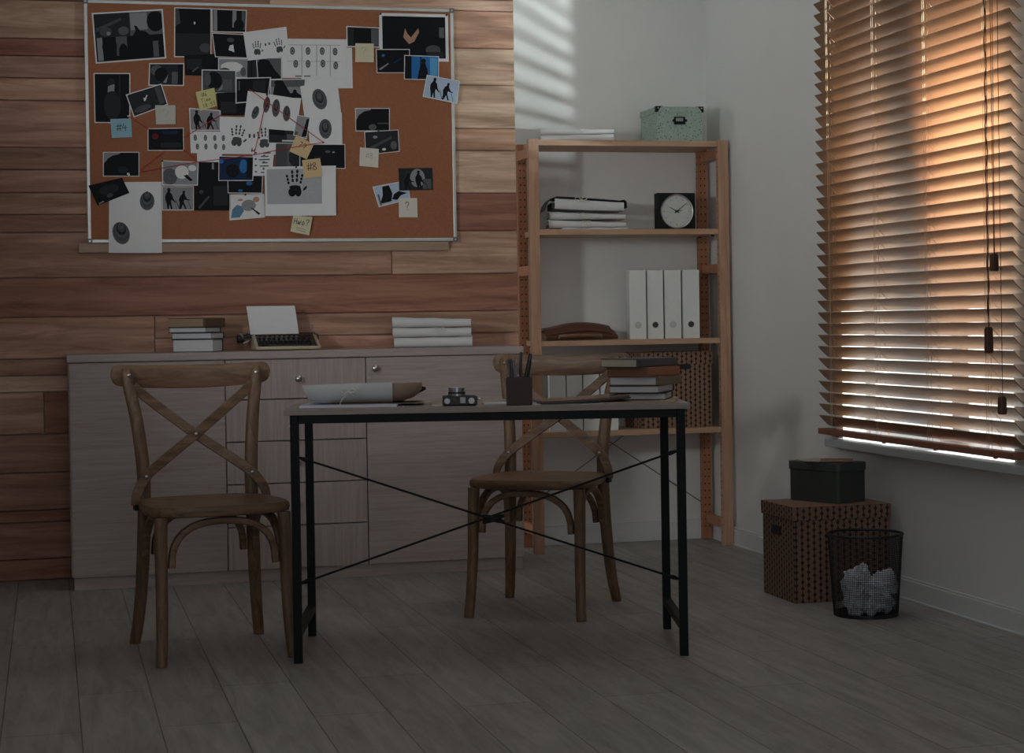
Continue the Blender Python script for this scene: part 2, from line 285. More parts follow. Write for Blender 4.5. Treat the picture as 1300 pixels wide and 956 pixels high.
# ---- what hangs on the board: (name, category, paper, border m, layer, corners x,z in m, printed shapes in 0..1, label)
BOARD = [
 ('photo_print','photo','white',0.006,0,[(0.1905,2.2532),(0.4699,2.2762),(0.4804,2.078),(0.2028,2.0515)],[('bg','k'),('rect',0.0,0.5,0.52,1,'d'),('ell',0.16,0.62,0.09,0.1,'g'),('ell',0.2,0.58,0.03,0.04,'l'),('ell',0.42,0.62,0.08,0.09,'m'),('poly',[(0.02,0.7),(0.4,0.9),(0.4,0.84),(0.02,0.62)],'g'),('rect',0.52,0.5,1,1,'m'),('rect',0.53,0.62,0.78,0.98,'l'),('ell',0.9,0.78,0.13,0.22,'k'),('poly',[(0.55,0.5),(0.8,0.5),(0.74,0.58),(0.66,0.6),(0.62,0.7),(0.58,0.72),(0.6,0.6)],'k'),('rect',0.02,0.02,0.1,0.5,'l'),('rect',0.3,0.1,0.46,0.5,'m'),('ell',0.2,0.3,0.11,0.18,'k'),('ell',0.2,0.44,0.06,0.07,'k'),('ell',0.4,0.15,0.07,0.2,'k'),('rect',0.84,0.02,0.92,0.36,'m')],'large tilted photo of four dark scenes at the top left corner of the corkboard'),
 ('photo_print','photo','white',0.004,0,[(0.5153,2.2844),(0.6638,2.2834),(0.6603,2.0862),(0.5111,2.0834)],[('bg','k'),('rect',0,0.0,1,0.48,'d'),('ell',0.55,0.7,0.025,0.03,'w'),('ell',0.85,0.18,0.16,0.1,'g'),('poly',[(0,0.62),(0.15,0.7),(0.1,1),(0,1)],'g')],'upright near-black photo with one small light dot near the top left'),
 ('photo_print','photo','dark',0,1,[(0.5519,2.0921),(0.6905,2.1011),(0.6857,2.0103),(0.5536,2.0113)],[('bg','k'),('rect',0.05,0.3,0.5,0.8,'d'),('poly',[(0.2,0.2),(0.4,0.45),(0.42,0.4),(0.24,0.16)],'m')],'borderless black photo tucked below the near-black photo with the light dot'),
 ('photo_print','photo','white',0.004,0,[(0.6638,2.2834),(0.8063,2.2806),(0.8015,2.1879),(0.6636,2.1871)],[('bg','k'),('rect',0.02,0.02,0.14,0.98,'l'),('rect',0.6,0.2,0.72,0.98,'l'),('rect',0.88,0.1,0.98,0.98,'m'),('ell',0.38,0.4,0.22,0.5,'k'),('ell',0.8,0.3,0.16,0.3,'k')],'small photo of black silhouettes before a bright window at the top middle'),
 ('photo_print','photo','white',0.004,2,[(0.687,2.0835),(0.8076,2.0842),(0.8078,2.0028),(0.6857,2.0055)],[('bg','l'),('ell',0.45,0.55,0.4,0.3,'w'),('ell',0.2,0.3,0.2,0.2,'g'),('ell',0.85,0.3,0.1,0.25,'m')],'small grey photo of a pale lying figure under the photo with the bright white triangle'),
 ('photo_print','photo','white',0.003,2,[(0.6636,2.1848),(0.7934,2.1814),(0.806,2.0842),(0.6745,2.0865)],[('bg','k'),('poly',[(0.44,0.3),(0.62,0.22),(0.62,0.56),(0.5,0.5)],'w'),('ell',0.55,0.75,0.12,0.1,'g')],'tilted black photo with a bright white triangle near the top middle'),
 ('photo_print','photo','dark',0,3,[(0.8044,2.0842),(0.9453,2.09),(0.9427,1.9391),(0.8018,1.9372)],[('bg','d'),('rect',0.1,0,0.14,1,'k'),('rect',0.3,0,0.36,1,'k'),('rect',0.55,0,0.6,1,'k'),('rect',0.8,0,0.84,1,'k'),('rect',0.42,0.7,0.5,1,'g')],'dark photo of a curtain below the two tilted black handprints'),
 ('photo_print','photo','white',0.003,4,[(0.8396,2.0864),(0.9453,2.09),(0.9421,2.0001),(0.8444,1.997)],[('bg','m'),('poly',[(0,0),(0,0.8),(0.2,1),(0.5,0.9),(0.75,0.4),(1,0.1),(1,0)],'k'),('ell',0.2,0.8,0.14,0.18,'k')],'grey photo of a leaning black figure left of the fingerprint card with eight prints'),
 ('paper_sheet','paper','white',0,0,[(1.004,2.1314),(1.2348,2.136),(1.2352,1.9692),(1.0302,1.9661)],[],'plain white sheet stuck behind the fingerprint card with eight prints'),
 ('fingerprint_card','fingerprint card','white',0,4,[(0.9467,2.1671),(1.2125,2.1696),(1.2097,2.0109),(0.9438,2.0066)],[('rect',0.08,0.84,0.9,0.85,'l'),('rect',0.08,0.42,0.9,0.43,'l'),('rect',0.3,0.05,0.31,0.84,'l'),('rect',0.53,0.05,0.54,0.84,'l'),('rect',0.74,0.05,0.75,0.84,'l'),('print',0.16,0.69,0.038,0.1,0),('print',0.4,0.69,0.038,0.1,0),('print',0.62,0.69,0.038,0.1,0),('print',0.82,0.68,0.038,0.1,0),('print',0.21,0.36,0.038,0.1,0),('print',0.4,0.36,0.038,0.1,0),('print',0.63,0.37,0.038,0.1,0),('print',0.83,0.32,0.038,0.1,0),('rect',0.2,0.03,0.3,0.06,'m'),('rect',0.34,0.03,0.44,0.06,'m')],'white fingerprint card with two rows of four prints at the top middle of the corkboard'),
 ('photo_print','photo','white',0.003,5,[(0.8956,1.9994),(1.0405,2.0049),(1.0326,1.9211),(0.8943,1.9256)],[('bg','l'),('rect',0,0.6,1,1,'m'),('poly',[(0.05,0),(0.1,0.6),(0.2,1),(0.35,0.95),(0.5,0.5),(0.65,0.1),(0.7,0)],'k'),('ell',0.22,0.85,0.12,0.16,'k'),('ell',0.72,0.35,0.06,0.12,'k'),('poly',[(0.55,0),(0.6,0.25),(0.75,0.35),(0.95,0.12),(1,0)],'k')],'grey photo of a bent black figure just under the fingerprint card with eight prints'),
 ('hand_print_sheet','paper','white',0,5,[(0.7888,2.1892),(0.9652,2.2156),(0.975,2.0954),(0.8059,2.0746)],[('hand',0.26,0.35,0.36,'g',-0.1),('hand',0.78,0.35,0.36,'g',0.1),('ell',0.47,0.48,0.02,0.05,'g'),('ell',0.56,0.5,0.02,0.05,'g')],'tilted white sheet with two black handprints at the top middle of the corkboard'),
 ('photo_print','photo','white',0.004,0,[(0.4122,2.0578),(0.5513,2.0604),(0.5487,1.9684),(0.4078,1.9675)],[('bg','d'),('ell',0.2,0.7,0.18,0.26,'m'),('ell',0.34,0.5,0.2,0.34,'k'),('rect',0.66,0.05,0.84,0.62,'m'),('rect',0.84,0,1,1,'k'),('poly',[(0.4,0.1),(0.55,0.5),(0.5,0.1)],'l')],'small grey photo of a crouching figure above the photo with the white glove'),
 ('photo_print','photo','white',0.004,0,[(0.1935,2.0147),(0.3375,2.0171),(0.3338,1.8156),(0.1939,1.8157)],[('bg','k'),('ell',0.47,0.82,0.12,0.09,'d'),('poly',[(0.37,0.62),(0.56,0.6),(0.57,0.79),(0.46,0.77),(0.38,0.74)],'l'),('rect',0.7,0.2,0.74,0.98,'d'),('ell',0.5,0.35,0.25,0.3,'d')],'tall black photo with a white triangle at the left edge of the corkboard'),
 ('photo_print','photo','white',0.004,1,[(0.3177,1.9303),(0.4592,1.9765),(0.4842,1.8925),(0.3482,1.8394)],[('bg','d'),('poly',[(0.4,0.5),(0.45,0.5),(0.5,0.62),(0.55,0.7),(0.53,0.75),(0.48,0.66),(0.46,0.62),(0.42,0.66)],'w'),('ell',0.3,0.2,0.25,0.15,'g'),('rect',0.8,0.1,0.96,0.95,'g')],'tilted dark photo with a white glove shape overlapping the tall black photo'),
 ('photo_print','photo','white',0.004,3,[(0.62,2.0362),(0.7591,2.0355),(0.7574,1.9397),(0.6183,1.9393)],[('bg','g'),('ell',0.35,0.55,0.25,0.4,'k'),('ell',0.15,0.6,0.1,0.3,'m'),('rect',0.62,0.1,0.9,0.6,'m'),('poly',[(0.45,0.05),(0.62,0.4),(0.6,0.15)],'l')],'grey photo of a crouching figure beside the yellow sticky note'),
 ('photo_print','photo','dark',0,4,[(0.6782,1.9418),(0.8084,1.9468),(0.8067,1.8525),(0.6829,1.8511)],[('bg','k'),('rect',0.1,0.1,0.6,0.6,'d')],'black photo right of the yellow sticky note'),
 ('photo_print','photo','white',0.004,6,[(0.7553,2.0035),(0.899,2.009),(0.8845,1.9127),(0.7535,1.8998)],[('bg','k'),('rect',0.06,0.5,0.1,0.9,'m'),('rect',0.5,0.1,0.9,0.9,'d')],'black photo with a white lower border left of the sheet of four large fingerprints'),
 ('photo_print','photo','white',0.004,5,[(0.5669,1.8799),(0.6928,1.8719),(0.6913,1.7891),(0.5684,1.7879)],[('bg','l'),('man',0.22,0.02,0.95,'k',0),('man',0.64,0.02,0.9,'k',1)],'black and white photo of two walking silhouettes below the yellow sticky note'),
 ('hand_print_sheet','paper','white',0,6,[(0.6923,1.8464),(0.9217,1.8426),(0.9127,1.6933),(0.6865,1.6951)],[('hand',0.3,0.44,0.42,'g',-0.1),('hand',0.78,0.4,0.4,'g',0.1),('ell',0.52,0.5,0.02,0.06,'g'),('ell',0.6,0.5,0.02,0.06,'g'),('poly',[(0.55,0.08),(0.57,0.2),(0.59,0.1),(0.62,0.16),(0.63,0.06),(0.6,0.05)],'m')],'upright white sheet with two large grey handprints crossed by the red string'),
 ('fingerprint_card','fingerprint card','white',0,7,[(0.5684,1.7863),(0.7261,1.7846),(0.723,1.6985),(0.5699,1.6975)],[('print',0.13,0.7,0.042,0.14,0),('print',0.39,0.7,0.042,0.14,0),('print',0.63,0.7,0.042,0.14,0),('print',0.85,0.7,0.042,0.14,0),('print',0.18,0.3,0.042,0.14,0),('print',0.4,0.3,0.042,0.14,0),('print',0.65,0.31,0.042,0.14,0),('print',0.86,0.28,0.042,0.14,0)],'small white card with eight fingerprints below the two walking silhouettes'),
 ('paper_sheet','paper','white',0,8,[(0.5951,1.6977),(0.696,1.6983),(0.689,1.6584),(0.5944,1.6579)],[],'narrow white paper strip below the small card with eight fingerprints'),
 ('fingerprint_sheet','paper','white',0,6,[(1.0174,1.9737),(1.1703,1.9973),(1.185,1.8633),(1.0326,1.8454)],[('print',0.47,0.52,0.19,0.33,0.2)],'white sheet with one large dark fingerprint below the plain white sheet'),
 ('fingerprint_sheet','paper','white',0,7,[(1.0444,1.8568),(1.1876,1.8666),(1.187,1.7355),(1.052,1.7328)],[('print',0.5,0.52,0.19,0.32,0)],'white sheet with one large dark fingerprint where the two red strings meet'),
 ('photo_print','photo','white',0.003,7,[(0.8825,1.8005),(1.0045,1.792),(1.01,1.739),(0.8814,1.7396)],[('bg','d'),('rect',0.0,0.6,0.6,1,'k'),('rect',0.62,0.2,0.9,0.7,'m'),('rect',0.45,0.1,0.98,0.22,'w')],'small dark photo strip below the sheet of four large fingerprints'),
 ('fingerprint_sheet','paper','white',0,8,[(0.8037,1.9516),(1.0197,1.9209),(0.998,1.7887),(0.7838,1.8139)],[('print',0.19,0.4,0.062,0.2,-0.2),('print',0.38,0.68,0.062,0.24,0.0),('print',0.56,0.62,0.075,0.27,0.05),('print',0.77,0.5,0.07,0.24,0.1)],'tilted white sheet with four large fingerprints in a row crossed by two red strings'),
 ('photo_print','photo','white',0.003,9,[(1.0008,1.8563),(1.0572,1.8489),(1.0395,1.7569),(0.9848,1.7725)],[('bg','l'),('poly',[(0.6,0),(1,0.1),(1,0.95),(0.8,0.9)],'k'),('rect',0,0,0.3,0.2,'m')],'narrow grey photo with a black diagonal bar right of the four large fingerprints'),
 ('photo_print','photo','white',0.003,0,[(0.4016,1.7958),(0.5445,1.8004),(0.5438,1.7075),(0.4,1.7065)],[('bg','k'),('ell',0.2,0.65,0.1,0.14,'r'),('rect',0.4,0.75,0.85,0.9,'n'),('rect',0.35,0.1,0.95,0.35,'d')],'blue-black photo below the grey sticky note with a question mark'),
 ('photo_print','photo','white',0.003,0,[(0.2249,1.7009),(0.3673,1.7019),(0.3656,1.6032),(0.2231,1.6027)],[('bg','k'),('poly',[(0,1),(0,0.55),(0.06,0.62),(0.12,0.75),(0.25,0.87),(0.46,0.94),(0.46,1)],'l'),('ell',0.7,0.08,0.04,0.05,'w'),('ell',0.55,0.25,0.15,0.15,'d')],'black photo of a dark arch with a white corner at the left of the corkboard'),
 ('paper_sheet','paper','white',0,4,[(0.2464,1.5801),(0.4534,1.5819),(0.4489,1.2959),(0.2397,1.2973)],[('print',0.72,0.73,0.14,0.13,0),('print',0.23,0.28,0.16,0.16,0.3)],'tall white sheet with two fingerprints hanging over the bottom left of the corkboard'),
 ('photo_print','photo','dark',0,5,[(0.1649,1.5661),(0.2969,1.5979),(0.3254,1.5369),(0.2002,1.4865)],[('bg','k'),('ell',0.5,0.55,0.3,0.25,'d'),('poly',[(0.05,0.02),(0.22,0.05),(0.2,0.12),(0.05,0.08)],'l'),('ell',0.45,0.25,0.1,0.1,'g')],'tilted black photo stuck over the left frame of the corkboard'),
 ('photo_print','photo','dark',0,9,[(0.5834,1.6611),(0.7239,1.6618),(0.7204,1.4671),(0.58,1.4673)],[('bg','k'),('rect',0.5,0.85,0.56,0.98,'l'),('poly',[(0.1,0.05),(0.4,0.3),(0.45,0.28),(0.16,0.03)],'g'),('ell',0.2,0.38,0.06,0.04,'g'),('rect',0.55,0.1,0.95,0.5,'d')],'tall black photo between the lower walking silhouettes and the colour body photo'),
 ('photo_print','photo','white',0.003,0,[(0.4543,1.5639),(0.5801,1.5642),(0.5784,1.4673),(0.4526,1.4674)],[('bg','l'),('man',0.2,0.02,0.95,'k',0),('man',0.62,0.02,0.85,'k',1)],'black and white photo of two walking silhouettes beside the tall white sheet'),
 ('photo_print','photo','white',0.004,10,[(0.455,1.6683),(0.6007,1.6618),(0.5959,1.5664),(0.4544,1.5668)],[('bg','l'),('ell',0.2,0.35,0.22,0.36,'m'),('ell',0.55,0.55,0.2,0.3,'w'),('poly',[(0.6,0.4),(0.7,0.45),(0.88,0.2),(0.8,0.15)],'k'),('ell',0.85,0.75,0.12,0.14,'w')],'grey photo of a body on the floor above the lower walking silhouettes'),
 ('photo_print','photo','white',0.003,10,[(0.7151,1.6107),(0.8586,1.609),(0.8545,1.5349),(0.7153,1.5357)],[('bg','k'),('ell',0.62,0.55,0.09,0.12,'b'),('ell',0.36,0.12,0.07,0.08,'b')],'black photo with two small blue patches above the colour body photo'),
 ('note_sheet','note','white',0,11,[(0.8169,1.7055),(0.9066,1.7109),(0.8951,1.6082),(0.8184,1.6079)],[('rect',0.1,0.9,0.2,0.97,'m'),('rect',0.49,0.77,0.5900000000000001,0.84,'m'),('rect',0.1,0.64,0.2,0.71,'m'),('rect',0.49,0.51,0.5900000000000001,0.58,'m'),('rect',0.1,0.38,0.2,0.44999999999999996,'m'),('rect',0.49,0.25,0.5900000000000001,0.31999999999999995,'m'),('rect',0.1,0.12,0.2,0.18999999999999995,'m'),('rect',0.5,0.88,0.85,0.93,'m'),('rect',0.4,0.75,0.76,0.8,'m'),('rect',0.3,0.62,0.82,0.67,'m'),('rect',0.45,0.49,0.73,0.54,'m'),('rect',0.35,0.36,0.79,0.41000000000000003,'m'),('rect',0.5,0.22999999999999998,0.85,0.28,'m'),('rect',0.4,0.09999999999999998,0.76,0.15000000000000002,'m')],'narrow white note with grey scribbles between the blue photo and the palm print'),
 ('photo_print','photo','white',0.003,12,[(0.681,1.6871),(0.8229,1.6847),(0.818,1.5861),(0.6782,1.5857)],[('bg','n'),('ell',0.72,0.6,0.12,0.3,'b'),('ell',0.05,0.8,0.08,0.1,'b'),('ell',0.4,0.4,0.2,0.3,'k'),('rect',0.82,0.1,1,0.95,'k')],'dark blue photo at the middle bottom of the corkboard under the red string'),
 ('photo_print','photo','white',0.004,0,[(0.7225,1.531),(0.8637,1.5343),(0.8649,1.4381),(0.7207,1.4263)],[('bg','w'),('poly',[(0.02,0.05),(0.05,0.4),(0.2,0.6),(0.38,0.5),(0.4,0.3),(0.28,0.05)],'j'),('ell',0.55,0.55,0.22,0.25,'l'),('ell',0.78,0.8,0.1,0.12,'s'),('ell',0.3,0.8,0.08,0.05,'s'),('poly',[(0.6,0.45),(0.68,0.4),(0.9,0.15),(0.84,0.1)],'k')],'colour photo of a lying figure in blue jeans left of the palm print'),
 ('photo_print','photo','dark',0,8,[(0.9134,1.7366),(1.0295,1.7407),(1.0277,1.6408),(0.9118,1.6435)],[('bg','m'),('rect',0,0,0.4,1,'g'),('ell',0.7,0.4,0.25,0.4,'d')],'grey photo just above the palm print,partly under the tan sticky note'),
 ('photo_print','photo','white',0.003,9,[(1.01,1.7373),(1.1985,1.7388),(1.198,1.6364),(1.0083,1.6407)],[('bg','k'),('ell',0.62,0.7,0.06,0.06,'m'),('ell',0.75,0.68,0.03,0.04,'l'),('ell',0.4,0.45,0.08,0.05,'d')],'black photo with a white right border above the palm print'),
 ('hand_print_sheet','paper','white',0,12,[(0.8653,1.6433),(1.1578,1.6495),(1.1555,1.4453),(0.865,1.4429)],[('rect',0.03,0.24,0.8,0.95,'p'),('hand',0.42,0.6,0.4,'k',0)],'white sheet with one black palm print on a grey field'),
 ('photo_print','photo','white',0.004,5,[(1.2121,2.2246),(1.3513,2.2213),(1.3498,2.1384),(1.2119,2.1385)],[('bg','d'),('rect',0.2,0.1,0.75,0.95,'k'),('rect',0.76,0.05,0.98,0.95,'m')],'small black photo with a grey right side,left of the large black photo'),
 ('photo_print','photo','white',0.0125,6,[(1.349,2.2817),(1.6405,2.2824),(1.6405,2.0856),(1.3489,2.0831)],[('bg','k'),('poly',[(0.33,0.5),(0.36,0.72),(0.39,0.6),(0.45,0.5),(0.57,0.72),(0.58,0.62),(0.5,0.4),(0.42,0.34)],'s'),('ell',0.8,0.2,0.12,0.12,'g'),('rect',0.9,0.5,0.98,0.75,'m'),('rect',0.7,0.02,0.96,0.16,'d')],'large black photo with raised hands and a wide white border'),
 ('photo_print','photo','white',0.003,7,[(1.3333,2.1319),(1.4756,2.1347),(1.4739,2.0348),(1.3348,2.0325)],[('bg','k'),('poly',[(0.05,0.15),(0.35,0.42),(0.37,0.38),(0.1,0.1)],'l'),('ell',0.2,0.75,0.05,0.06,'b'),('poly',[(0.5,0.45),(0.75,0.65),(0.78,0.6),(0.55,0.4)],'n')],'dark blue photo of a knife hand overlapping the lower left of the large black photo'),
 ('photo_print','photo','white',0.003,8,[(1.4519,2.1095),(1.5986,2.1071),(1.5969,2.0074),(1.4489,2.0083)],[('bg','b'),('rect',0.0,0,0.2,1,'k'),('rect',0.75,0.05,0.97,0.95,'c'),('rect',0.45,0.3,0.5,0.98,'n'),('poly',[(0.38,0),(0.42,0.35),(0.5,0.7),(0.6,0.75),(0.68,0.4),(0.7,0)],'k'),('ell',0.56,0.8,0.07,0.1,'k')],'bright blue photo with a black silhouette below the large black photo'),
 ('photo_print','photo','white',0.003,9,[(1.5458,2.0295),(1.6863,2.0055),(1.6726,1.91),(1.5255,1.9376)],[('bg','i'),('man',0.25,0.03,0.95,'k',0),('man',0.62,0.03,0.85,'k',1)],'tilted pale blue photo of two silhouettes stuck over the right frame of the corkboard'),
 ('photo_print','photo','white',0.003,0,[(1.2436,1.8883),(1.3885,1.8901),(1.3869,1.794),(1.2433,1.7923)],[('bg','k'),('poly',[(0,1),(0,0.45),(0.08,0.7),(0.25,0.88),(0.45,0.94),(0.45,1)],'l'),('ell',0.5,0.15,0.12,0.14,'m'),('rect',0.65,0.3,0.98,0.36,'g')],'black photo of a dark arch with a white corner on the right half'),
 ('photo_print','photo','white',0.003,1,[(1.28,1.7914),(1.4234,1.8012),(1.4272,1.7099),(1.2829,1.694)],[('bg','d'),('poly',[(0.1,0.3),(0.8,0.75),(0.8,0.62),(0.1,0.15)],'g'),('ell',0.3,0.75,0.07,0.07,'l'),('ell',0.55,0.15,0.06,0.06,'w'),('ell',0.85,0.3,0.1,0.2,'m')],'tilted dark photo just under the black arch photo at the right half'),
 ('photo_print','photo','white',0.003,0,[(1.3103,1.5641),(1.4597,1.5921),(1.4683,1.5121),(1.3352,1.4795)],[('bg','i'),('poly',[(0.05,0.1),(0.2,0.5),(0.25,0.95),(0.45,0.95),(0.5,0.5),(0.42,0.1)],'k'),('poly',[(0.45,0.2),(0.55,0.45),(0.7,0.55),(0.95,0.35),(0.75,0.3),(0.6,0.1)],'k'),('rect',0.05,0.02,0.1,0.6,'m')],'tilted pale photo of two black silhouettes at the lower right of the corkboard'),
 ('photo_print','photo','dark',0,1,[(1.4207,1.6406),(1.564,1.6433),(1.5658,1.5515),(1.4224,1.548)],[('bg','d'),('ell',0.55,0.55,0.22,0.42,'l'),('rect',0.7,0.05,0.95,0.5,'m'),('man',0.58,0.0,0.9,'k',0),('man',0.22,0.0,0.8,'k',1)],'dark photo of a backlit figure with open arms at the lower right of the corkboard'),
 ('sticky_note','sticky note','grey',0,2,[(0.4328,1.8893),(0.5129,1.8903),(0.5125,1.8137),(0.4345,1.8119)],[('text','?',0.5,0.5,0.6,'t')],'pale grey sticky note with a question mark below the photo with the white glove'),
 ('sticky_note','sticky note','blue',0,1,[(0.2555,1.8321),(0.3369,1.8349),(0.3396,1.7606),(0.2603,1.7555)],[('text','#4',0.5,0.55,0.42,'k')],'blue sticky note marked #4 at the left of the corkboard'),
 ('sticky_note','sticky note','yellow',0,6,[(0.5932,1.9437),(0.6691,1.9623),(0.6785,1.8889),(0.6101,1.8677)],[('text','#6',0.42,0.78,0.24,'k'),('text','Time',0.46,0.48,0.2,'k'),('text','18:55',0.56,0.2,0.22,'k')],'yellow sticky note with a time written on it at the upper middle of the corkboard'),
 ('sticky_note','sticky note','tan',0,10,[(0.9978,1.7759),(1.0682,1.7346),(1.038,1.675),(0.9676,1.7068)],[('text','??',0.5,0.62,0.36,'k')],'tilted tan sticky note with two question marks at the centre of the corkboard'),
 ('sticky_note','sticky note','tan',0,13,[(1.0186,1.6711),(1.0932,1.6799),(1.1017,1.6056),(1.0256,1.5957)],[('text','#8',0.48,0.6,0.42,'k')],'tan sticky note marked #8 on the upper corner of the palm print'),
 ('sticky_note','sticky note','cream',0,13,[(0.9791,1.4456),(1.0579,1.439),(1.0423,1.3636),(0.9651,1.38)],[('text','Hwo?',0.48,0.66,0.36,'k'),('text','_',0.5,0.3,0.5,'k'),('text','_',0.52,0.17,0.5,'k')],'cream sticky note reading Hwo? below the palm print'),
 ('sticky_note','sticky note','cream',0,6,[(1.2482,2.1541),(1.3251,2.1544),(1.3237,2.0765),(1.2456,2.0763)],[('text','?',0.45,0.58,0.45,'t')],'cream sticky note with a question mark left of the large black photo'),
 ('sticky_note','sticky note','white',0,2,[(1.2605,1.7263),(1.3394,1.7203),(1.3347,1.6422),(1.2559,1.6497)],[('text','#8',0.5,0.6,0.3,'t')],'white sticky note with a faint number below the tilted dark photo at the right half'),
 ('sticky_note','sticky note','white',0,1,[(1.4199,1.5173),(1.497,1.5173),(1.497,1.4368),(1.4185,1.437)],[('text','?',0.45,0.6,0.42,'k')],'white sticky note with a question mark at the lower right below the backlit figure'),
]
STRINGS = [[(0.3266, 1.8423), (0.4031, 1.7911)], [(0.5388, 1.7116), (0.5975, 1.6595)], [(0.3691, 1.6268), (0.4637, 1.7031)], [(0.5428, 1.7591), (0.5872, 1.7865), (0.6988, 1.8561)], [(0.369, 1.6205), (0.5724, 1.6578), (0.823, 1.6911), (0.913, 1.7109), (1.1073, 1.7445)], [(1.1073, 1.7445), (0.8086, 1.958)], [(0.8816, 1.9351), (0.823, 1.6895)]]
PINS = [('white', (0.3266, 1.8439)), ('white', (0.3219, 1.9272)), ('black', (0.4562, 1.6651)), ('black', (0.9938, 1.6423)), ('black', (0.7867, 1.531)), ('black', (1.3539, 2.2766)), ('black', (1.6334, 2.2786)), ('green', (1.339, 1.7952)), ('white', (0.3239, 1.6093)), ('black', (0.8801, 1.9367)), ('red', (1.1073, 1.7445))]
# ------------------------------------------------------------------ room shell
WX, WY, PY = 2.915, 7.92, 7.57           # right wall, white back wall, plank cladding plane
LX, FY, HZ = -1.9, -1.2, 2.75
fl = MB().box(LX, WX+.25, FY, WY+.15, -.06, 0).obj('floor', floor_mat()); struct(fl)
struct(MB().box(LX, WX+.25, FY, WY+.15, HZ, HZ+.1).obj('ceiling', WHITE_WALL))
struct(MB().box(1.6, WX+.25, WY, WY+.15, 0, HZ).obj('wall_back', WHITE_WALL))
struct(MB().box(LX-.12, LX, FY, WY, 0, HZ).obj('wall_left', WHITE_WALL))
struct(MB().box(LX, WX+.2, FY-.12, FY, 0, HZ).obj('wall_front', WHITE_WALL))
# right wall with the window opening
OY0, OY1, OZ0, OZ1 = 5.20, 6.482, .53, 2.42
w = MB(); w.box(WX, WX+.2, FY, OY0, 0, HZ); w.box(WX, WX+.2, OY1, WY, 0, HZ); w.box(WX, WX+.2, OY0, OY1, 0, OZ0); w.box(WX, WX+.2, OY0, OY1, OZ1, HZ)
struct(w.obj('wall_right', WHITE_WALL))
# plank cladding: one wall, boards of differing height and tone
def cladding():
    m = MB(); tones = []
    rnd = random.Random(3)
    PT = [(.52, .315, .235), (.36, .205, .152), (.54, .37, .28), (.64, .48, .372), (.43, .262, .195), (.54, .345, .25), (.36, .172, .122)]
    def board(x0, x1, z0, z1, c):
        g = .0022; b = .004; y = PY; d = .02
        n0 = len(m.f)
        q = [(x0+g*.4, z0+g*.5), (x1-g*.4, z0+g*.5), (x1-g*.4, z1-g*.5), (x0+g*.4, z1-g*.5)]
        i = [(x0+b*.6, z0+b), (x1-b*.6, z0+b), (x1-b*.6, z1-b), (x0+b*.6, z1-b)]
        vs = [(a, y+d, z) for a, z in q] + [(a, y+.004, z) for a, z in q] + [(a, y, z) for a, z in i]
        fs = [(8, 9, 10, 11)]
        for s in (0, 4):
            for k in range(4): fs.append((s+k, s+(k+1) % 4, s+4+(k+1) % 4, s+4+k))
        fs.append((3, 2, 1, 0)); m.add(vs, fs)
        j = rnd.uniform(.93, 1.07); tones.extend([[c[0]*j, c[1]*j*rnd.uniform(.97, 1.03), c[2]*j]]*(len(m.f)-n0))
    L, M_, X = LX, .9, 1.93
    left = [1.381, 1.452, 1.539, 1.630, 1.719, 1.905, 1.994, 2.082, 2.150, 2.303, 2.45, 2.60, 2.75]
    right = [1.381, 1.540, 1.718, 1.811, 1.993, 2.148, 2.305, 2.352, 2.50, 2.63, 2.75]
    lt = [1, 4, 4, 1, 0, 5, 4, 6, 2, 1, 0, 4]; rt = [6, 3, 5, 3, 3, 0, 3, 4, 0, 3]
    for k in range(len(left)-1): board(L, M_, left[k], left[k+1], PT[lt[k]])
    for k in range(len(right)-1): board(M_, X, right[k], right[k+1], PT[rt[k]])
    board(L, 1.39, 1.201, 1.381, PT[4]); board(1.39, X, 1.201, 1.381, PT[2])
    board(L, X, 1.044, 1.201, PT[6]); board(L, .416, .879, 1.044, PT[0]); board(.416, X, .952, 1.044, PT[4]); board(.416, X, .879, .952, PT[0])
    board(L, .7, .813, .879, PT[4]); board(L, .7, .748, .813, PT[3]); board(L, -.022, .581, .748, PT[2]); board(-.022, .7, .581, .748, PT[6])
    board(L, .7, .428, .581, PT[4]); board(L, .7, .278, .428, PT[1]); board(L, .7, .231, .278, PT[6]); board(L, .7, .084, .231, PT[1]); board(L, .7, .0, .084, PT[6])
    board(.7, X, .6, .879, PT[4]); board(.7, X, .3, .6, PT[1]); board(.7, X, 0, .3, PT[6])
    o = m.obj('wall_back_cladding', [PLANK, BASEB])
    at = o.data.color_attributes.new('plank_tone', 'FLOAT_COLOR', 'CORNER')
    for p in o.data.polygons:
        for li in p.loop_indices: at.data[li].color = (*tones[p.index], 1)
    return o
struct(cladding())
struct(MB().box(LX, 1.925, PY+.021, PY+.12, 0, HZ).obj('wall_back_partition', WHITE_WALL))
# baseboards
def skirting(poly, name, h0, h1, plane):
    return struct(MB().prism(poly, h0, h1, plane).obj(name, BASEB, bevel=.002))
b = MB(); b.box(1.93, WX, WY-.014, WY, 0, .083); b.box(1.93, WX, WY-.009, WY, .083, .09); struct(b.obj('baseboard_back', BASEB, bevel=.002))
b = MB(); b.box(WX-.014, WX, FY, WY-.014, 0, .07); b.box(WX-.008, WX, FY, WY-.014, .07, .078); b.box(WX-.02, WX-.014, FY, WY-.014, 0, .008); struct(b.obj('baseboard_right', BASEB, bevel=.002))
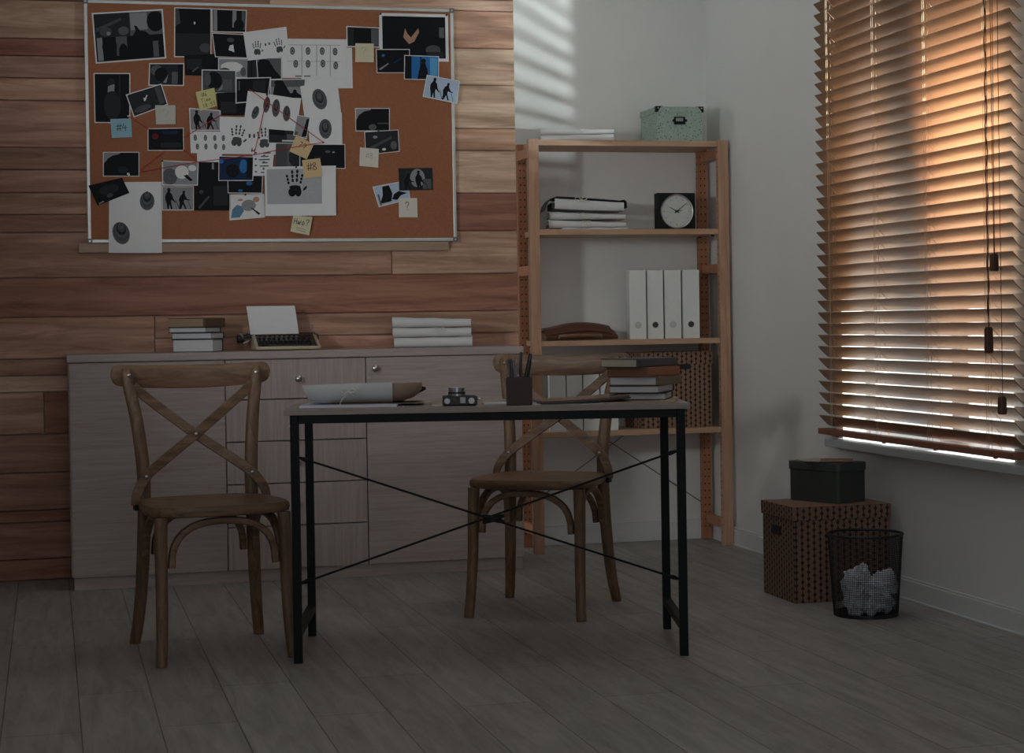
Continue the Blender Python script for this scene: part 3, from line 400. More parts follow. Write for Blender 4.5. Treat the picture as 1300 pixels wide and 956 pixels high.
# window: frame, sashes, panes and the sill
WHITEF = mat('white_window_frame', (.7, .7, .7), .4, var=.03)
wf = MB(); xa, xb = WX+.11, WX+.17
wf.box(xa, xb, OY0, OY0+.05, OZ0, OZ1); wf.box(xa, xb, OY1-.05, OY1, OZ0, OZ1)
wf.box(xa, xb, OY0+.05, OY1-.05, OZ0, OZ0+.04); wf.box(xa, xb, OY0+.05, OY1-.05, OZ1-.05, OZ1)
win = struct(wf.obj('window_1', WHITEF, bevel=.003))
s = MB(); s.box(xa-.01, xb-.01, 5.68, 5.80, OZ0+.04, OZ1-.05); s.obj('mullion', WHITEF, win, bevel=.003)
MB().box(xa+.02, xa+.026, OY0+.05, OY1-.05, OZ0+.04, OZ1-.05).obj('glass_pane', glass_mat(), win)
SILLM = mat('window_sill_grey_white', (.44, .46, .48), .4, var=.03)
struct(MB().box(2.846, WX+.11, 4.6, 6.50, .506, .535).obj('trim_1', SILLM, bevel=.003))

# ------------------------------------------------------------------ wooden venetian blind
BX, BY0, BY1 = 2.862, 5.105, 6.585
blind = thing('venetian_blind', 'brown wooden slatted blind hanging closed in front of the bright window', 'window blind', (BX, BY0, .55))
slat_m = MB(); n = 5; ring = []
ax, az = .041, -.041
sl = []
Ly = BY1-BY0
for yy in (0, Ly):
    r_ = []
    for k in range(n+1):
        t = k/n; bow = .0016*(1-(2*t-1)**2); r_.append((t*ax-bow*.7, yy, t*az-bow*.7))
    for k in range(n, -1, -1):
        t = k/n; bow = .0016*(1-(2*t-1)**2); r_.append((t*ax-bow*.7+.0018, yy, t*az-bow*.7+.0018))
    sl.append([Vector(p) for p in r_])
slat_m.loft(sl)
first = slat_m.obj('slat', SLAT, blind, loc=(0, 0, 0), smooth=True)
zs = [.5764+.0437*k-.55 for k in range(44)]
first.location = (0, 0, zs[1])
for k in range(2, 44):
    c = first.copy(); c.parent = blind; c.location = (0, random.uniform(-.0015, .0015), zs[k]+random.uniform(-.0005, .0005)); c.rotation_euler = (random.uniform(-.0006, .0006), 0, 0); C.objects.link(c)
MB().box(-.006, .044, 0, Ly, -.001, .0205).obj('bottom_rail', RAILW, blind, bevel=.003)
MB().box(-.012, .05, 0, Ly, 1.905, 1.96).obj('head_rail', RAILW, blind, bevel=.003)
LADY = [6.455, 6.06, 5.665, 5.26]
LADC = mat('beige_ladder_cord', (.45, .33, .22), .8)
for ly in LADY:
    y = ly-BY0; d = MB()
    for dx, dy in ((-.003, 0), (-.003, .012), (.0435, .006)):
        d.sweep([(dx, y+dy, .012), (dx, y+dy, 1.9)], .0008, seg=5)
    for z in zs[1:]: d.sweep([(-.003, y+.006, z+.001), (.0435, y+.006, z-.046)], .0007, seg=4)
    d.sweep([(.019, y+.02, .012), (.019, y+.02, 1.9)], .0007, seg=5)
    d.obj('ladder_cord', LADC, blind)
    k = MB(); k.lathe([(.0, -.009), (.007, -.008), (.008, -.004), (.008, -.003)], (.02, y, 0), 'z', 14); k.obj('rail_button', RAILW, blind, smooth=True)
DCORD = mat('dark_brown_pull_cord', (.055, .02, .018), .7)
TASW = wood('tassel_wood', (.07, .03, .02), (.12, .05, .032), 'z', 3)
for (ya, yb, z0, z1, nm) in ((5.183, 5.194, 1.130, 1.184, 2), (5.224, 5.233, .876, .957, 2), (5.150, 5.150, .688, .743, 1)):
    for j in range(nm):
        yy = (ya, yb)[j]-BY0
        MB().sweep(catmull([(-.012, yy+.004*j, 1.9), (-.014, yy+.002, 1.2), (-.015, (ya+yb)/2-BY0+(.002 if j else -.002), z1-.55)], 4), .0011, seg=5).obj('pull_cord', DCORD, blind)
    t = MB(); zc = z0-.55; h = z1-z0
    t.sweep([(-.016, (ya+yb)/2-BY0, zc), (-.016, (ya+yb)/2-BY0, zc+h*.1), (-.016, (ya+yb)/2-BY0, zc+h*.9), (-.016, (ya+yb)/2-BY0, zc+h)], [.0105, .012, .011, .008], seg=12, power=5)
    t.obj('tassel', TASW, blind)
# twisted bundle beside the second pull
MB().sweep([(-.016+.003*math.cos(k*.9), 5.228-BY0+.004*math.sin(k*.9), 1.9-k*.0197) for k in range(75)], .0017, seg=5).obj('pull_cord', DCORD, blind)

# ------------------------------------------------------------------ corkboard
CB = thing('cork_board', 'large cork pinboard in a silver frame on the wooden plank wall', 'pinboard', (.160, PY, 1.338))
bw, bh = 1.504, .968
MB().box(.008, bw-.008, -.0215, -.001, .008, bh-.008).obj('cork_panel', CORK, CB)
for nm, a in (('frame_rail', (0, .0135, 0, bh)), ('frame_rail', (bw-.0135, bw, 0, bh)), ('frame_rail', (.0135, bw-.0135, 0, .0135)), ('frame_rail', (.0135, bw-.0135, bh-.0135, bh))):
    MB().box(a[0], a[1], -.0245, -.0005, a[2], a[3]).obj(nm, ALU, CB, bevel=.002)
for (cx, cz) in ((.007, .007), (bw-.007, .007), (.007, bh-.007), (bw-.007, bh-.007)):
    k = MB(); k.box(cx-.010, cx+.010, -.0262, -.0246, cz-.010, cz+.010, 0); k.lathe([(.004, -.0274), (.004, -.0263)], (cx, 0, cz), 'y', 12, 1)
    k.obj('corner_cap', [GREYP, STEEL], CB)
LEDGE = wood('ledge_wood', (.30, .2, .14), (.42, .3, .21), 'x', 1.2, .55, 16)
tag(MB().box(.123, 1.631, PY-.02, PY, 1.299, 1.3375).obj('wooden_ledge', LEDGE, bevel=.003), 'thin wooden strip running under the cork pinboard', 'wall ledge')

GL = {'#': [[(.2, .05), (.32, .95)], [(.5, .05), (.62, .95)], [(.05, .65), (.75, .68)], [(.03, .3), (.72, .33)]],
 '4': [[(.3, .95), (.1, .4), (.65, .45)], [(.5, .75), (.48, .0)]], '8': [[(.35, .52), (.12, .7), (.2, .93), (.48, .93), (.52, .72), (.3, .5), (.1, .25), (.22, .03), (.5, .05), (.58, .28), (.35, .52)]],
 '6': [[(.5, .95), (.2, .6), (.1, .25), (.3, .02), (.52, .18), (.42, .42), (.15, .3)]], '?': [[(.1, .75), (.18, .95), (.45, .97), (.58, .75), (.4, .5), (.32, .4), (.32, .25)], [(.31, .07), (.35, .03)]],
 'T': [[(.02, .9), (.6, .95)], [(.32, .92), (.3, .05)]], 'i': [[(.3, .6), (.3, .05)], [(.3, .8), (.33, .84)]], 'm': [[(.05, .05), (.08, .6), (.25, .6), (.28, .05), (.3, .5), (.5, .6), (.54, .05)]],
 'e': [[(.1, .35), (.5, .38), (.42, .6), (.18, .58), (.08, .3), (.25, .05), (.52, .12)]], '1': [[(.18, .75), (.35, .95), (.33, .03)]], '5': [[(.55, .95), (.2, .93), (.16, .55), (.45, .55), (.52, .25), (.3, .02), (.1, .1)]],
 ':': [[(.3, .65), (.33, .6)], [(.3, .2), (.33, .15)]], 'H': [[(.1, .02), (.14, .98)], [(.55, .02), (.57, .98)], [(.12, .5), (.56, .53)]], 'w': [[(.03, .6), (.16, .05), (.3, .5), (.42, .05), (.58, .62)]],
 'o': [[(.3, .6), (.1, .4), (.14, .08), (.4, .05), (.52, .35), (.3, .6)]], '_': [[(.0, .02), (1., .05)]]}
def hand_polys(u, v, s, rot):
    out = []; c, d = math.cos(rot), math.sin(rot)
    def P(x, y): return (u+(x*c-y*d)*s, v+(x*d+y*c)*s)
    def ell(x, y, a, b, r=0, n=12):
        q = []
        for k in range(n):
            t = 2*math.pi*k/n; ex, ey = a*math.cos(t), b*math.sin(t)
            q.append(P(x+ex*math.cos(r)-ey*math.sin(r), y+ex*math.sin(r)+ey*math.cos(r)))
        out.append(q)
    ell(-.14, -.3, .2, .24); ell(.17, -.28, .17, .26); ell(.0, -.05, .3, .1)
    for x, y, l, r in ((-.36, .34, .26, .22), (-.12, .5, .32, .06), (.12, .52, .33, -.06), (.34, .36, .26, -.24)):
        for t in (-.66, 0, .66): ell(x-math.sin(r)*l*t, y+math.cos(r)*l*t, .062, l*.31, r, 10)
    ell(.52, -.12, .06, .15, -.7); return out
MAN = [(-.06, 0), (-.10, .25), (-.16, .42), (-.17, .62), (-.10, .76), (-.06, .83), (-.08, .93), (-.01, 1.), (.07, .96), (.07, .86), (.05, .79), (.14, .70), (.2, .5), (.27, .38), (.33, .33), (.31, .30), (.22, .35), (.13, .44), (.1, .36), (.13, .18), (.16, 0), (.09, 0), (.03, .24), (.0, .0)]
MAN2 = [(-.12, 0), (-.1, .3), (-.14, .5), (-.06, .7), (.04, .8), (.05, .92), (.13, .97), (.19, .9), (.16, .8), (.2, .68), (.3, .52), (.42, .5), (.42, .46), (.28, .46), (.14, .5), (.12, .36), (.2, .16), (.26, 0), (.18, 0), (.07, .26), (-.03, 0)]
class Sheet:
    """flat sheet on the board: bilinear map of u,v inside the four corners, in local metres"""
    def __init__(s, Q, lift):
        s.c = (sum(p[0] for p in Q)/4, sum(p[1] for p in Q)/4); s.Q = [Vector((p[0]-s.c[0], p[1]-s.c[1])) for p in Q]; s.lift = lift
        s.w = (s.Q[1]-s.Q[0]).length; s.h = (s.Q[3]-s.Q[0]).length
    def P(s, u, v, dy):
        TL, TR, BR, BL = s.Q; a = BL.lerp(BR, u).lerp(TL.lerp(TR, u), v)
        return Vector((a.x, -dy-s.lift*(1-v), a.y))
def ell_uv(S, u, v, a, b, rot=0, n=16):
    out = []; c, d = math.cos(rot), math.sin(rot); asp = S.w/S.h
    for k in range(n):
        t = 2*math.pi*k/n; x, y = a*math.cos(t), b*math.sin(t)/asp; out.append((u+x*c-y*d, v+(x*d+y*c)*asp))
    return out
def clip(poly):
    for ax_, lim, sgn in ((0, 0, 1), (0, 1, -1), (1, 0, 1), (1, 1, -1)):
        o = []
        for i in range(len(poly)):
            a, b_ = poly[i-1], poly[i]; da, db = sgn*(a[ax_]-lim), sgn*(b_[ax_]-lim)
            if (da >= 0) != (db >= 0):
                t = da/(da-db); o.append((a[0]+(b_[0]-a[0])*t, a[1]+(b_[1]-a[1])*t))
            if db >= 0: o.append(b_)
        poly = o
        if not poly: break
    return poly
def stroke(S, pts, wdt):
    """ribbon along pts (u,v), width in metres"""
    out = []; A = [(p[0]*S.w, p[1]*S.h) for p in pts]
    for (x0, y0), (x1, y1) in zip(A, A[1:]):
        l = math.hypot(x1-x0, y1-y0) or 1e-6; tx, ty = (x1-x0)/l, (y1-y0)/l; nx, ny = -ty*wdt/2, tx*wdt/2; e = wdt*.3
        out.append([((x0-tx*e+nx)/S.w, (y0-ty*e+ny)/S.h), ((x1+tx*e+nx)/S.w, (y1+ty*e+ny)/S.h), ((x1+tx*e-nx)/S.w, (y1+ty*e-ny)/S.h), ((x0-tx*e-nx)/S.w, (y0-ty*e-ny)/S.h)])
    return out
ANY = PY-.0216
for idx, (name, cat, paper, bord, lay, Q, art, lab) in enumerate(BOARD):
    S = Sheet(Q, .0006 if name != 'sticky_note' else .004)
    m = MB(); base = []
    for dy in (0, .00025):
        base.append([S.P(0, 1, dy), S.P(1, 1, dy), S.P(1, 0, dy), S.P(0, 0, dy)])
    m.loft(base)
    pm = PAPER if paper == 'white' else (PAPERD if paper == 'dark' else NM[paper])
    if name == 'sticky_note': pm = NM[paper]
    grp = {'photo_print': 'photos pinned to the cork board', 'sticky_note': 'sticky notes on the cork board'}.get(name, 'papers pinned to the cork board')
    yy = ANY-.0009*lay-.0001
    o = m.obj(name, pm, loc=(S.c[0], yy, S.c[1])); tag(o, lab, cat, grp)
    if not art: continue
    g = MB(); keys = []; step = [0]
    def flush(nm):
        global g, keys
        if g.f: g.obj(nm, [TM[k] for k in keys], o)
        g = MB(); keys = []
    bu, bv = bord/S.w, bord/S.h
    def W(p): return (bu+p[0]*(1-2*bu), bv+p[1]*(1-2*bv))
    def put(poly, tone):
        poly = clip(poly)
        if len(poly) < 3: return
        if tone not in keys: keys.append(tone)
        step[0] += 1; d = .0003+.000016*step[0]
        g.add([S.P(*W(p), d) for p in poly], [tuple(range(len(poly)))], keys.index(tone))
    inkname = 'picture'
    for a in art:
        k = a[0]
        if k == 'bg': put([(0, 0), (1, 0), (1, 1), (0, 1)], a[1])
        elif k == 'rect': put([(a[1], a[2]), (a[3], a[2]), (a[3], a[4]), (a[1], a[4])], a[5])
        elif k == 'ell': put(ell_uv(S, a[1], a[2], a[3], a[4]), a[5])
        elif k == 'poly': put(a[1], a[2])
        elif k == 'man':
            asp = S.h/S.w; put([(a[1]+x*a[3]*asp, a[2]+y*a[3]) for x, y in (MAN2 if a[5] else MAN)], a[4])
            if a[5] is not None and a[3] > .8: put([(a[1]+.3*asp*a[3], a[2]+.42), (a[1]+.32*asp*a[3], a[2]+.42), (a[1]+.5*asp*a[3], a[2]), (a[1]+.47*asp*a[3], a[2])], a[4])
        elif k == 'hand':
            flush('picture'); asp = S.w/S.h
            for q in hand_polys(0, 0, a[3], a[5]): put([(a[1]+x/asp, a[2]+y) for x, y in q], a[4])
            flush('hand_print')
        elif k == 'print':
            flush('ruled_lines'); asp = S.w/S.h; big = a[4]*S.h > .02
            n_ = 7 if big else 3
            for j in range(n_):
                f = 1-j/n_; put(ell_uv(S, a[1], a[2]+(.02*j if big else 0), a[3]*f, a[4]*f, a[5], 18), ('g', 'l', 'd')[j % 2] if not big else ('m', 'g', 'm', 'd', 'g', 'm', 'g')[j % 7])
            flush('fingerprint')
        elif k == 'text':
            tx, uc, vc, hh, tone = a[1:]; asp = S.h/S.w; n_ = len(tx)
            wd = hh*.62*asp; gap = wd*1.12; wpx = .0024 if hh > .3 else .0016
            if tone == 't': wpx = .0014
            if tx == '_':
                for q in stroke(S, [(uc-hh/2, vc), (uc+hh/2, vc-.03)], .0012): put(q, tone)
            else:
                for j, ch in enumerate(tx):
                    u0 = uc+(j-(n_-1)/2)*gap-wd*.5
                    for st in GL[ch]:
                        for q in stroke(S, [(u0+x*hh*asp*.95, vc-hh/2+y*hh) for x, y in st], wpx): put(q, tone)
            inkname = 'handwriting'
    flush(inkname)
SLAB = ['short red string from the blue sticky note up to the blue-black photo', 'short red string leaving the lower right of the blue-black photo', 'red string rising from the left arch photo to the blue-black photo',
        'red string from the blue-black photo up across the two walking silhouettes', 'long red string from the left arch photo across to the tan sticky note', 'red string slanting down across the four large fingerprints', 'steep red string across the two grey handprints']
for pts, lab in zip(STRINGS, SLAB):
    c = pts[0]
    o = MB().sweep([(p[0]-c[0], 0, p[1]-c[1]) for p in pts], .0014, seg=6).obj('red_string', REDS, loc=(c[0], ANY-.0142, c[1])); tag(o, lab, 'string', 'red strings across the cork board')
PINM = {'white': mat('white_pin', (.7, .7, .7), .3), 'black': BLACKP, 'green': mat('green_pin', (.02, .12, .05), .3), 'red': mat('red_pin', (.35, .02, .02), .3)}
PLAB = ['white push pin at the end of the red string by the blue sticky note', 'white push pin on the upper right edge of the tall black photo', 'black push pin at the corner of the grey photo of a body on the floor', 'black push pin above the palm print',
        'black push pin above the colour photo of a lying figure', 'black push pin at the left top corner of the large black photo with raised hands', 'black push pin at the right top corner of the large black photo with raised hands', 'green push pin on the tilted dark photo at the right half',
        'white push pin at the bottom of the left arch photo', 'black push pin on the sheet of four large fingerprints at the steep red string', 'red push pin where two red strings meet']
def top_layer(x, z):
    best = -1
    for it_ in BOARD:
        Q = it_[5]; s = [(Q[(i+1) % 4][0]-Q[i][0])*(z-Q[i][1])-(Q[(i+1) % 4][1]-Q[i][1])*(x-Q[i][0]) for i in range(4)]
        if all(v <= 0.0002 for v in s): best = max(best, it_[4])
    return best
for (col, (x, z)), lab in zip(PINS, PLAB):
    o = MB().lathe([(.0, -.0105), (.0035, -.0098), (.0038, -.008), (.0022, -.006), (.0022, -.003), (.004, -.001), (.004, .0)], (0, 0, 0), 'y', 12).obj('push_pin', PINM[col], loc=(x, ANY-.0009*top_layer(x, z)-.0009, z), smooth=True)
    tag(o, lab, 'push pin', 'push pins on the cork board')
# ------------------------------------------------------------------ sideboard
SX0, SX1, SY, SZ = .071, 1.848, 7.2, .898
sb = thing('sideboard', 'long greyed wood sideboard with two doors and five drawers against the plank wall', 'sideboard', (SX0, SY, 0))
sw = SX1-SX0; sd = PY-SY-.004
q = MB(); q.box(0, .018, .02, sd, .05, .868); q.box(sw-.018, sw, .02, sd, .05, .868); q.box(.018, sw-.018, sd-.01, sd, .05, .868)
q.box(.018, sw-.018, .024, sd-.01, .05, .066); q.box(.018, sw-.018, .024, sd-.01, .85, .868); q.box(.573, .593, .03, sd-.01, .066, .85); q.box(1.128, 1.148, .03, sd-.01, .066, .85)
q.obj('carcass', SIDEB, sb)
MB().box(.008, sw-.008, .012, sd, 0, .0485).obj('plinth', SIDEB, sb, bevel=.001)
MB().box(-.006, sw+.006, -.006, sd, .868, SZ).obj('worktop', SIDEB, sb, bevel=.0025)
def knob(x, z, par, y0=0.):
    k = MB(); k.lathe([(.006, 0), (.005, -.008), (.009, -.011), (.0135, -.017), (.0135, -.021), (.009, -.0255), (.0, -.027)], (x, y0, z), 'y', 20); k.obj('knob', STEEL, par, smooth=True)
for x0, x1, kx, kz in ((.004, .587, .565, .80), (1.1415, sw-.004, 1.175, .822)):
    d = MB().box(x0, x1, 0, .019, .05, .865).obj('door', SIDEB, sb, bevel=.0012); knob(kx, kz, d)
dz = [.865, .708, .545, .380, .214, .05]
for k in range(5):
    d = MB().box(.591, 1.1375, 0, .019, dz[k+1]+(.004 if k < 4 else 0), dz[k]).obj('drawer', SIDEBV, sb, bevel=.0012); knob(.872-.0035*k, (dz[k]+dz[k+1])/2+.002, d)

# ------------------------------------------------------------------ pine shelf unit
sh = thing('shelf_unit', 'open pine shelving unit with four shelves between wall and window', 'shelving unit', (1.997, 7.613, 0))
shw = .901; sdp = .29
HOLE = mat('dark_peg_hole', (.03, .014, .008), .9)
def post(x0, x1, y0, y1, m, holes=None, bow=0.):
    p = MB(); p.box(x0, x1, y0, y1, 0, 1.775, 0)
    if holes:
        for hz in [.06+.032*k for k in range(53)]:
            for f in (.28, .72):
                if 'f' in holes: p.lathe([(.0036, y0-.0006), (.0036, y0+.001)], (x0+(x1-x0)*f, 0, hz), 'y', 8, 1)
            if 'r' in holes: p.lathe([(.0036, x1-.001), (.0036, x1+.0006)], (0, (y0+y1)/2, hz), 'x', 8, 1)
            if 'l' in holes: p.lathe([(.0036, x0-.0006), (.0036, x0+.001)], (0, (y0+y1)/2, hz), 'x', 8, 1)
    return p.obj('post', [m, HOLE], sh, bevel=.002)
post(0, .044, 0, .03, PINEZ, 'r'); post(shw-.046, shw, 0, .03, PINEZ, 'l')
post(.016, .058, sdp-.03, sdp, PINEB, 'fr'); post(shw-.046, shw-.002, sdp-.03, sdp, PINEB, 'fl')
for x0 in (.012, shw-.034):
    for z in (.075, 1.195, 1.70):
        MB().box(x0, x0+.022, .03, sdp-.03, z, z+.042).obj('crossbar', PINEB, sh, bevel=.002)
SHZ = [1.771, 1.389, .912, .521]
for z in SHZ: MB().box(.0445, shw-.0465, .004, sdp-.002, z-.024, z).obj('shelf_board', PINE, sh, bevel=.0018)
for x in (.046, shw-.06):
    for z in SHZ[1:]:
        for y in (.06, .22): MB().lathe([(.003, 0), (.003, .012)], (x, y, z-.0275), 'x', 8).obj('shelf_peg', BLACKM, sh)
for a, b_ in (((.03, .166), (.87, .73)), ((.87, .16), (.03, .72))):
    MB().sweep([(a[0], sdp+.002+(.003 if a[0] > .5 else 0), a[1]), (b_[0], sdp+.002+(.003 if a[0] > .5 else 0), b_[1])], .0022, seg=6).obj('cross_brace', mat('dull_wire', (.22, .2, .19), .4, .8), sh)

# ------------------------------------------------------------------ folders, bows, binders, books
def bow(c, s, up=1., drop=0., name='tie', par=None, bandz=None):
    m = MB(); x, y, z = c
    for sg in (-1, 1):
        m.sweep(catmull([(x, y, z), (x+sg*s*.7, y-s*.22, z+s*.5*up), (x+sg*s*1.3, y-s*.18, z+s*.22*up), (x+sg*s*.7, y-.003, z-s*.14), (x, y, z)], 5), s*.15, s*.07, seg=6)
        m.sweep(catmull([(x, y, z), (x+sg*s*.5, y-s*.2, z-s*.35), (x+sg*s*.95, y-s*.18, z-s*.6-drop)], 5), s*.13, s*.07, seg=6)
    m.sweep([(x-s*.2, y-.001, z), (x+s*.2, y-.001, z)], s*.17, seg=8)
    if bandz:
        for za, zb in (bandz,): m.sweep([(x, y+.0005, za), (x, y+.0005, zb)], .003, .0008, up=(1, 0, 0), seg=6)
    return m.obj(name, STRING, par, smooth=True)
def folder(name, label, cat, loc, rot, L_, D_, t0, t1, group, tie=None, skew=0., spine=1., inner=FOLDIN, mtl=FOLD):
    """card folder lying flat: U-shaped cover with its rounded spine toward -y, thickness t0 at left, t1 at right"""
    th = thing(name, label, cat, loc, rot, group); e = .0022
    def sec(x, t, off=0.):
        r = t/2; pts = [(D_, t), (r*spine, t)]+[(r*spine+r*spine*math.cos(R(a)), r+r*math.sin(R(a))) for a in range(110, 260, 20)]+[(r*spine, 0), (D_, 0)]
        i = t/2-e; rs = r*spine-e
        inn = [(D_, e), (r*spine, e)]+[(r*spine+rs*math.cos(R(a)), r+i*math.sin(R(a))) for a in range(250, 100, -20)]+[(r*spine, t-e), (D_, t-e)]
        return [Vector((x, y+off, z)) for y, z in pts+inn]
    m = MB(); n = 8
    m.loft([sec(L_*k/n, t0+(t1-t0)*k/n+.0012*math.sin(k*1.9), skew*k/n) for k in range(n+1)])
    m.obj('cover', mtl, th, smooth=True)
    p = MB(); tm = min(t0, t1)
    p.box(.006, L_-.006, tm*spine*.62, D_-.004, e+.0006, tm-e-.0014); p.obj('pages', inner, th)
    if tie is not None: bow((L_*tie, -.004+skew*tie, max((t0+t1)/2*.8, .0125)), .016 if t0 > .01 else .0115, par=th)
    return th
G = 'white folders on the top shelf'
folder('document_folder', 'white folder lying at the bottom of the pair on the top shelf', 'folder', (2.086, 7.745, 1.7712), R(-17), .318, .15, .034, .033, G)
folder('document_folder', 'white tied folder lying on another folder on the top shelf', 'folder', (2.086, 7.748, 1.8058), R(-17), .32, .15, .030, .017, G, tie=.54)
G = 'tied folders on the second shelf'
folder('document_folder', 'thin white tied folder at the very bottom of the stack left of the clock', 'folder', (2.16, 7.69, 1.3895), R(-9), .29, .17, .008, .007, G, tie=.36)
folder('document_folder', 'white tied folder second from the bottom of the stack left of the clock', 'folder', (2.105, 7.70, 1.3982), R(-9), .337, .17, .036, .022, G, tie=.48)
folder('document_folder', 'white tied folder second from the top of the stack left of the clock', 'folder', (2.11, 7.70, 1.4355), R(-9), .33, .17, .034, .018, G, tie=.40)
# the thick top folder with its flared dark ends
th = thing('document_folder', 'thick white folder with flared dark ends topmost left of the clock', 'folder', (2.088, 7.692, 1.4705), R(-9), G)
th['group'] = G
def flare(x, t, lift):
    pts = [(.21, t), (.03, t), (.006, t*.9), (0, t*.6), (.002, t*.2), (.008, 0), (.21, .0)]
    inn = [(.21, .003), (.012, .003), (.0055, t*.25), (.004, t*.6), (.01, t*.84), (.03, t-.003), (.21, t-.003)]
    return [Vector((x, y, z+lift)) for y, z in pts+inn]
m = MB(); m.loft([flare(.042, .048, .012), flare(.1, .047, .008), (flare(.2, .045, .003)), flare(.3, .04, .0), flare(.343, .038, .0)]); m.obj('cover', FOLD, th, smooth=True)
m = MB(); m.sweep([(-.002, .1, .004), (.006, .1, .03), (.022, .1, .052), (.05, .1, .063), (.12, .1, .059), (.25, .1, .049), (.325, .1, .042), (.345, .1, .046), (.354, .1, .038), (.356, .1, .012)], .0018, .1, up=(0, 1, 0), seg=8, power=6)
m.obj('dark_wrap', mat('dark_folder_wrap', (.045, .04, .038), .7), th, smooth=True)
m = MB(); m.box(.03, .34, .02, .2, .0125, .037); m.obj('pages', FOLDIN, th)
bow((.155, -.003, .048), .02, par=th, up=1.2)
G = 'white folders on the sideboard'
folder('document_folder', 'white folder at the bottom of the stack of three on the sideboard', 'folder', (1.362, 7.395, .8985), R(-14), .318, .15, .040, .042, G)
folder('document_folder', 'middle white tied folder of the stack of three on the sideboard', 'folder', (1.357, 7.398, .9415), R(-15), .32, .15, .038, .034, G, tie=.6)
folder('document_folder', 'topmost white folder of the stack of three on the sideboard', 'folder', (1.355, 7.395, .9805), R(-14), .32, .15, .043, .030, G)

def binder(label, x, y, z, w_, h, group, hole):
    t = thing('ring_binder', label, 'binder', (x, y, z), R(-13), group); d = .2
    m = MB(); m.box(0, .0022, .004, d, 0, h); m.box(w_-.0022, w_, .004, d, 0, h); m.box(0, w_, 0, .0026, 0, h); m.obj('cover', BINDER, t, bevel=.0009)
    MB().box(.004, w_-.004, .02, d-.006, .004, h-.008).obj('pages', PAPER, t)
    m = MB(); c = (w_/2, 0, h*.205); a = .0145
    m.lathe([(a, -.0004), (a, -.0016), (a-.002, -.0016), (a-.002, -.0004)], c, 'y', 24, 0, caps=False)
    m.lathe([(a-.002, -.0006), (.0, -.0006)], c, 'y', 24, 1, caps=False)
    m.obj('finger_ring', [mat('binder_ring_grey', (.42, .43, .42), .5), BLACKP if hole == 2 else mat('binder_hole_shade', (.52, .53, .51), .6)], t)
    return t
G = 'white binders on the third shelf'
for k, (x0, x1, lab, ho) in enumerate(((2.447, 2.519, 'leftmost of the four upright white binders on the shelf above the chair', 1), (2.5265, 2.597, 'second from left of the four upright white binders on the shelf above the chair', 2),
        (2.606, 2.679, 'third from left of the four upright white binders on the shelf above the chair', 1), (2.688, 2.763, 'rightmost of the four upright white binders on the shelf above the chair', 2))):
    binder(lab, x0, 7.645, .9122, x1-x0, .298, G, ho)
G = 'white binders on the lowest shelf'
for x0, x1, lab in ((2.084, 2.154, 'leftmost white binder on the lowest shelf behind the chair back'), (2.161, 2.228, 'second from left white binder on the lowest shelf behind the chair back'),
        (2.235, 2.304, 'third from left white binder on the lowest shelf behind the chair back'), (2.311, 2.388, 'rightmost white binder on the lowest shelf next to the patterned box')):
    binder(lab, x0, 7.655, .5212, x1-x0, .298, G, 1)

def book(label, loc, rot, wx, wy, t, cover, page, spine, group, endcol=None, name='book'):
    """closed book lying flat; spine on '+x', '-x' or '+y'"""
    b_ = thing(name, label, 'book', loc, rot, group); e = .0024
    m = MB(); m.box(-wx/2, wx/2, -wy/2, wy/2, 0, e); m.box(-wx/2, wx/2, -wy/2, wy/2, t-e, t)
    if spine == '+x': m.sweep([(wx/2-.002, -wy/2, t/2), (wx/2-.002, wy/2, t/2)], .004, t/2, up=(0, 0, 1), seg=10, power=4)
    elif spine == '-x': m.box(-wx/2, -wx/2+e, -wy/2, wy/2, e, t-e)
    else: m.box(-wx/2, wx/2, wy/2-e, wy/2, e, t-e)
    m.obj('cover', cover, b_, bevel=.0006)
    g = .004; p = MB()
    x0, x1, y0, y1 = -wx/2+g, wx/2-g, -wy/2+g, wy/2-g
    if spine == '+x': x1 = wx/2-.006
    if spine == '-x': x0 = -wx/2+.003
    if spine == '+y': y1 = wy/2-.003
    p.box(x0, x1, y0, y1, e+.0002, t-e-.0002)
    p.obj('pages', page, b_)
    return b_
PG = mat('book_pages', (.62, .63, .66), .8, var=.08, scale=300); PGC = mat('cream_book_pages', (.5, .46, .36), .8, var=.08, scale=300); PGT = mat('tan_book_pages', (.36, .25, .17), .8, var=.12, scale=300); PGB = mat('brown_book_pages', (.22, .11, .065), .8, var=.12, scale=300)
NAVY = mat('navy_book_cloth', (.02, .028, .04), .6); BROWNB = mat('brown_book_cloth', (.13, .075, .045), .6); GREYB = mat('dark_grey_book_cloth', (.075, .075, .078), .6); RUST = mat('rust_book_cloth', (.27, .115, .065), .6); OLIVE = mat('grey_brown_book_cloth', (.16, .125, .095), .6); BLACKB = mat('black_book_cloth', (.014, .015, .017), .5); BRICK = mat('brick_red_book_cloth', (.2, .07, .05), .6)
def near(px, py, ang, wx, wy, sx=1):
    """centre of a book whose near corner (+x,-y) sits at px,py"""
    c, s = math.cos(ang), math.sin(ang); ox, oy = wx/2*sx, -wy/2
    return px-(ox*c-oy*s), py-(ox*s+oy*c)
G = 'books stacked on the sideboard'; z = .8985
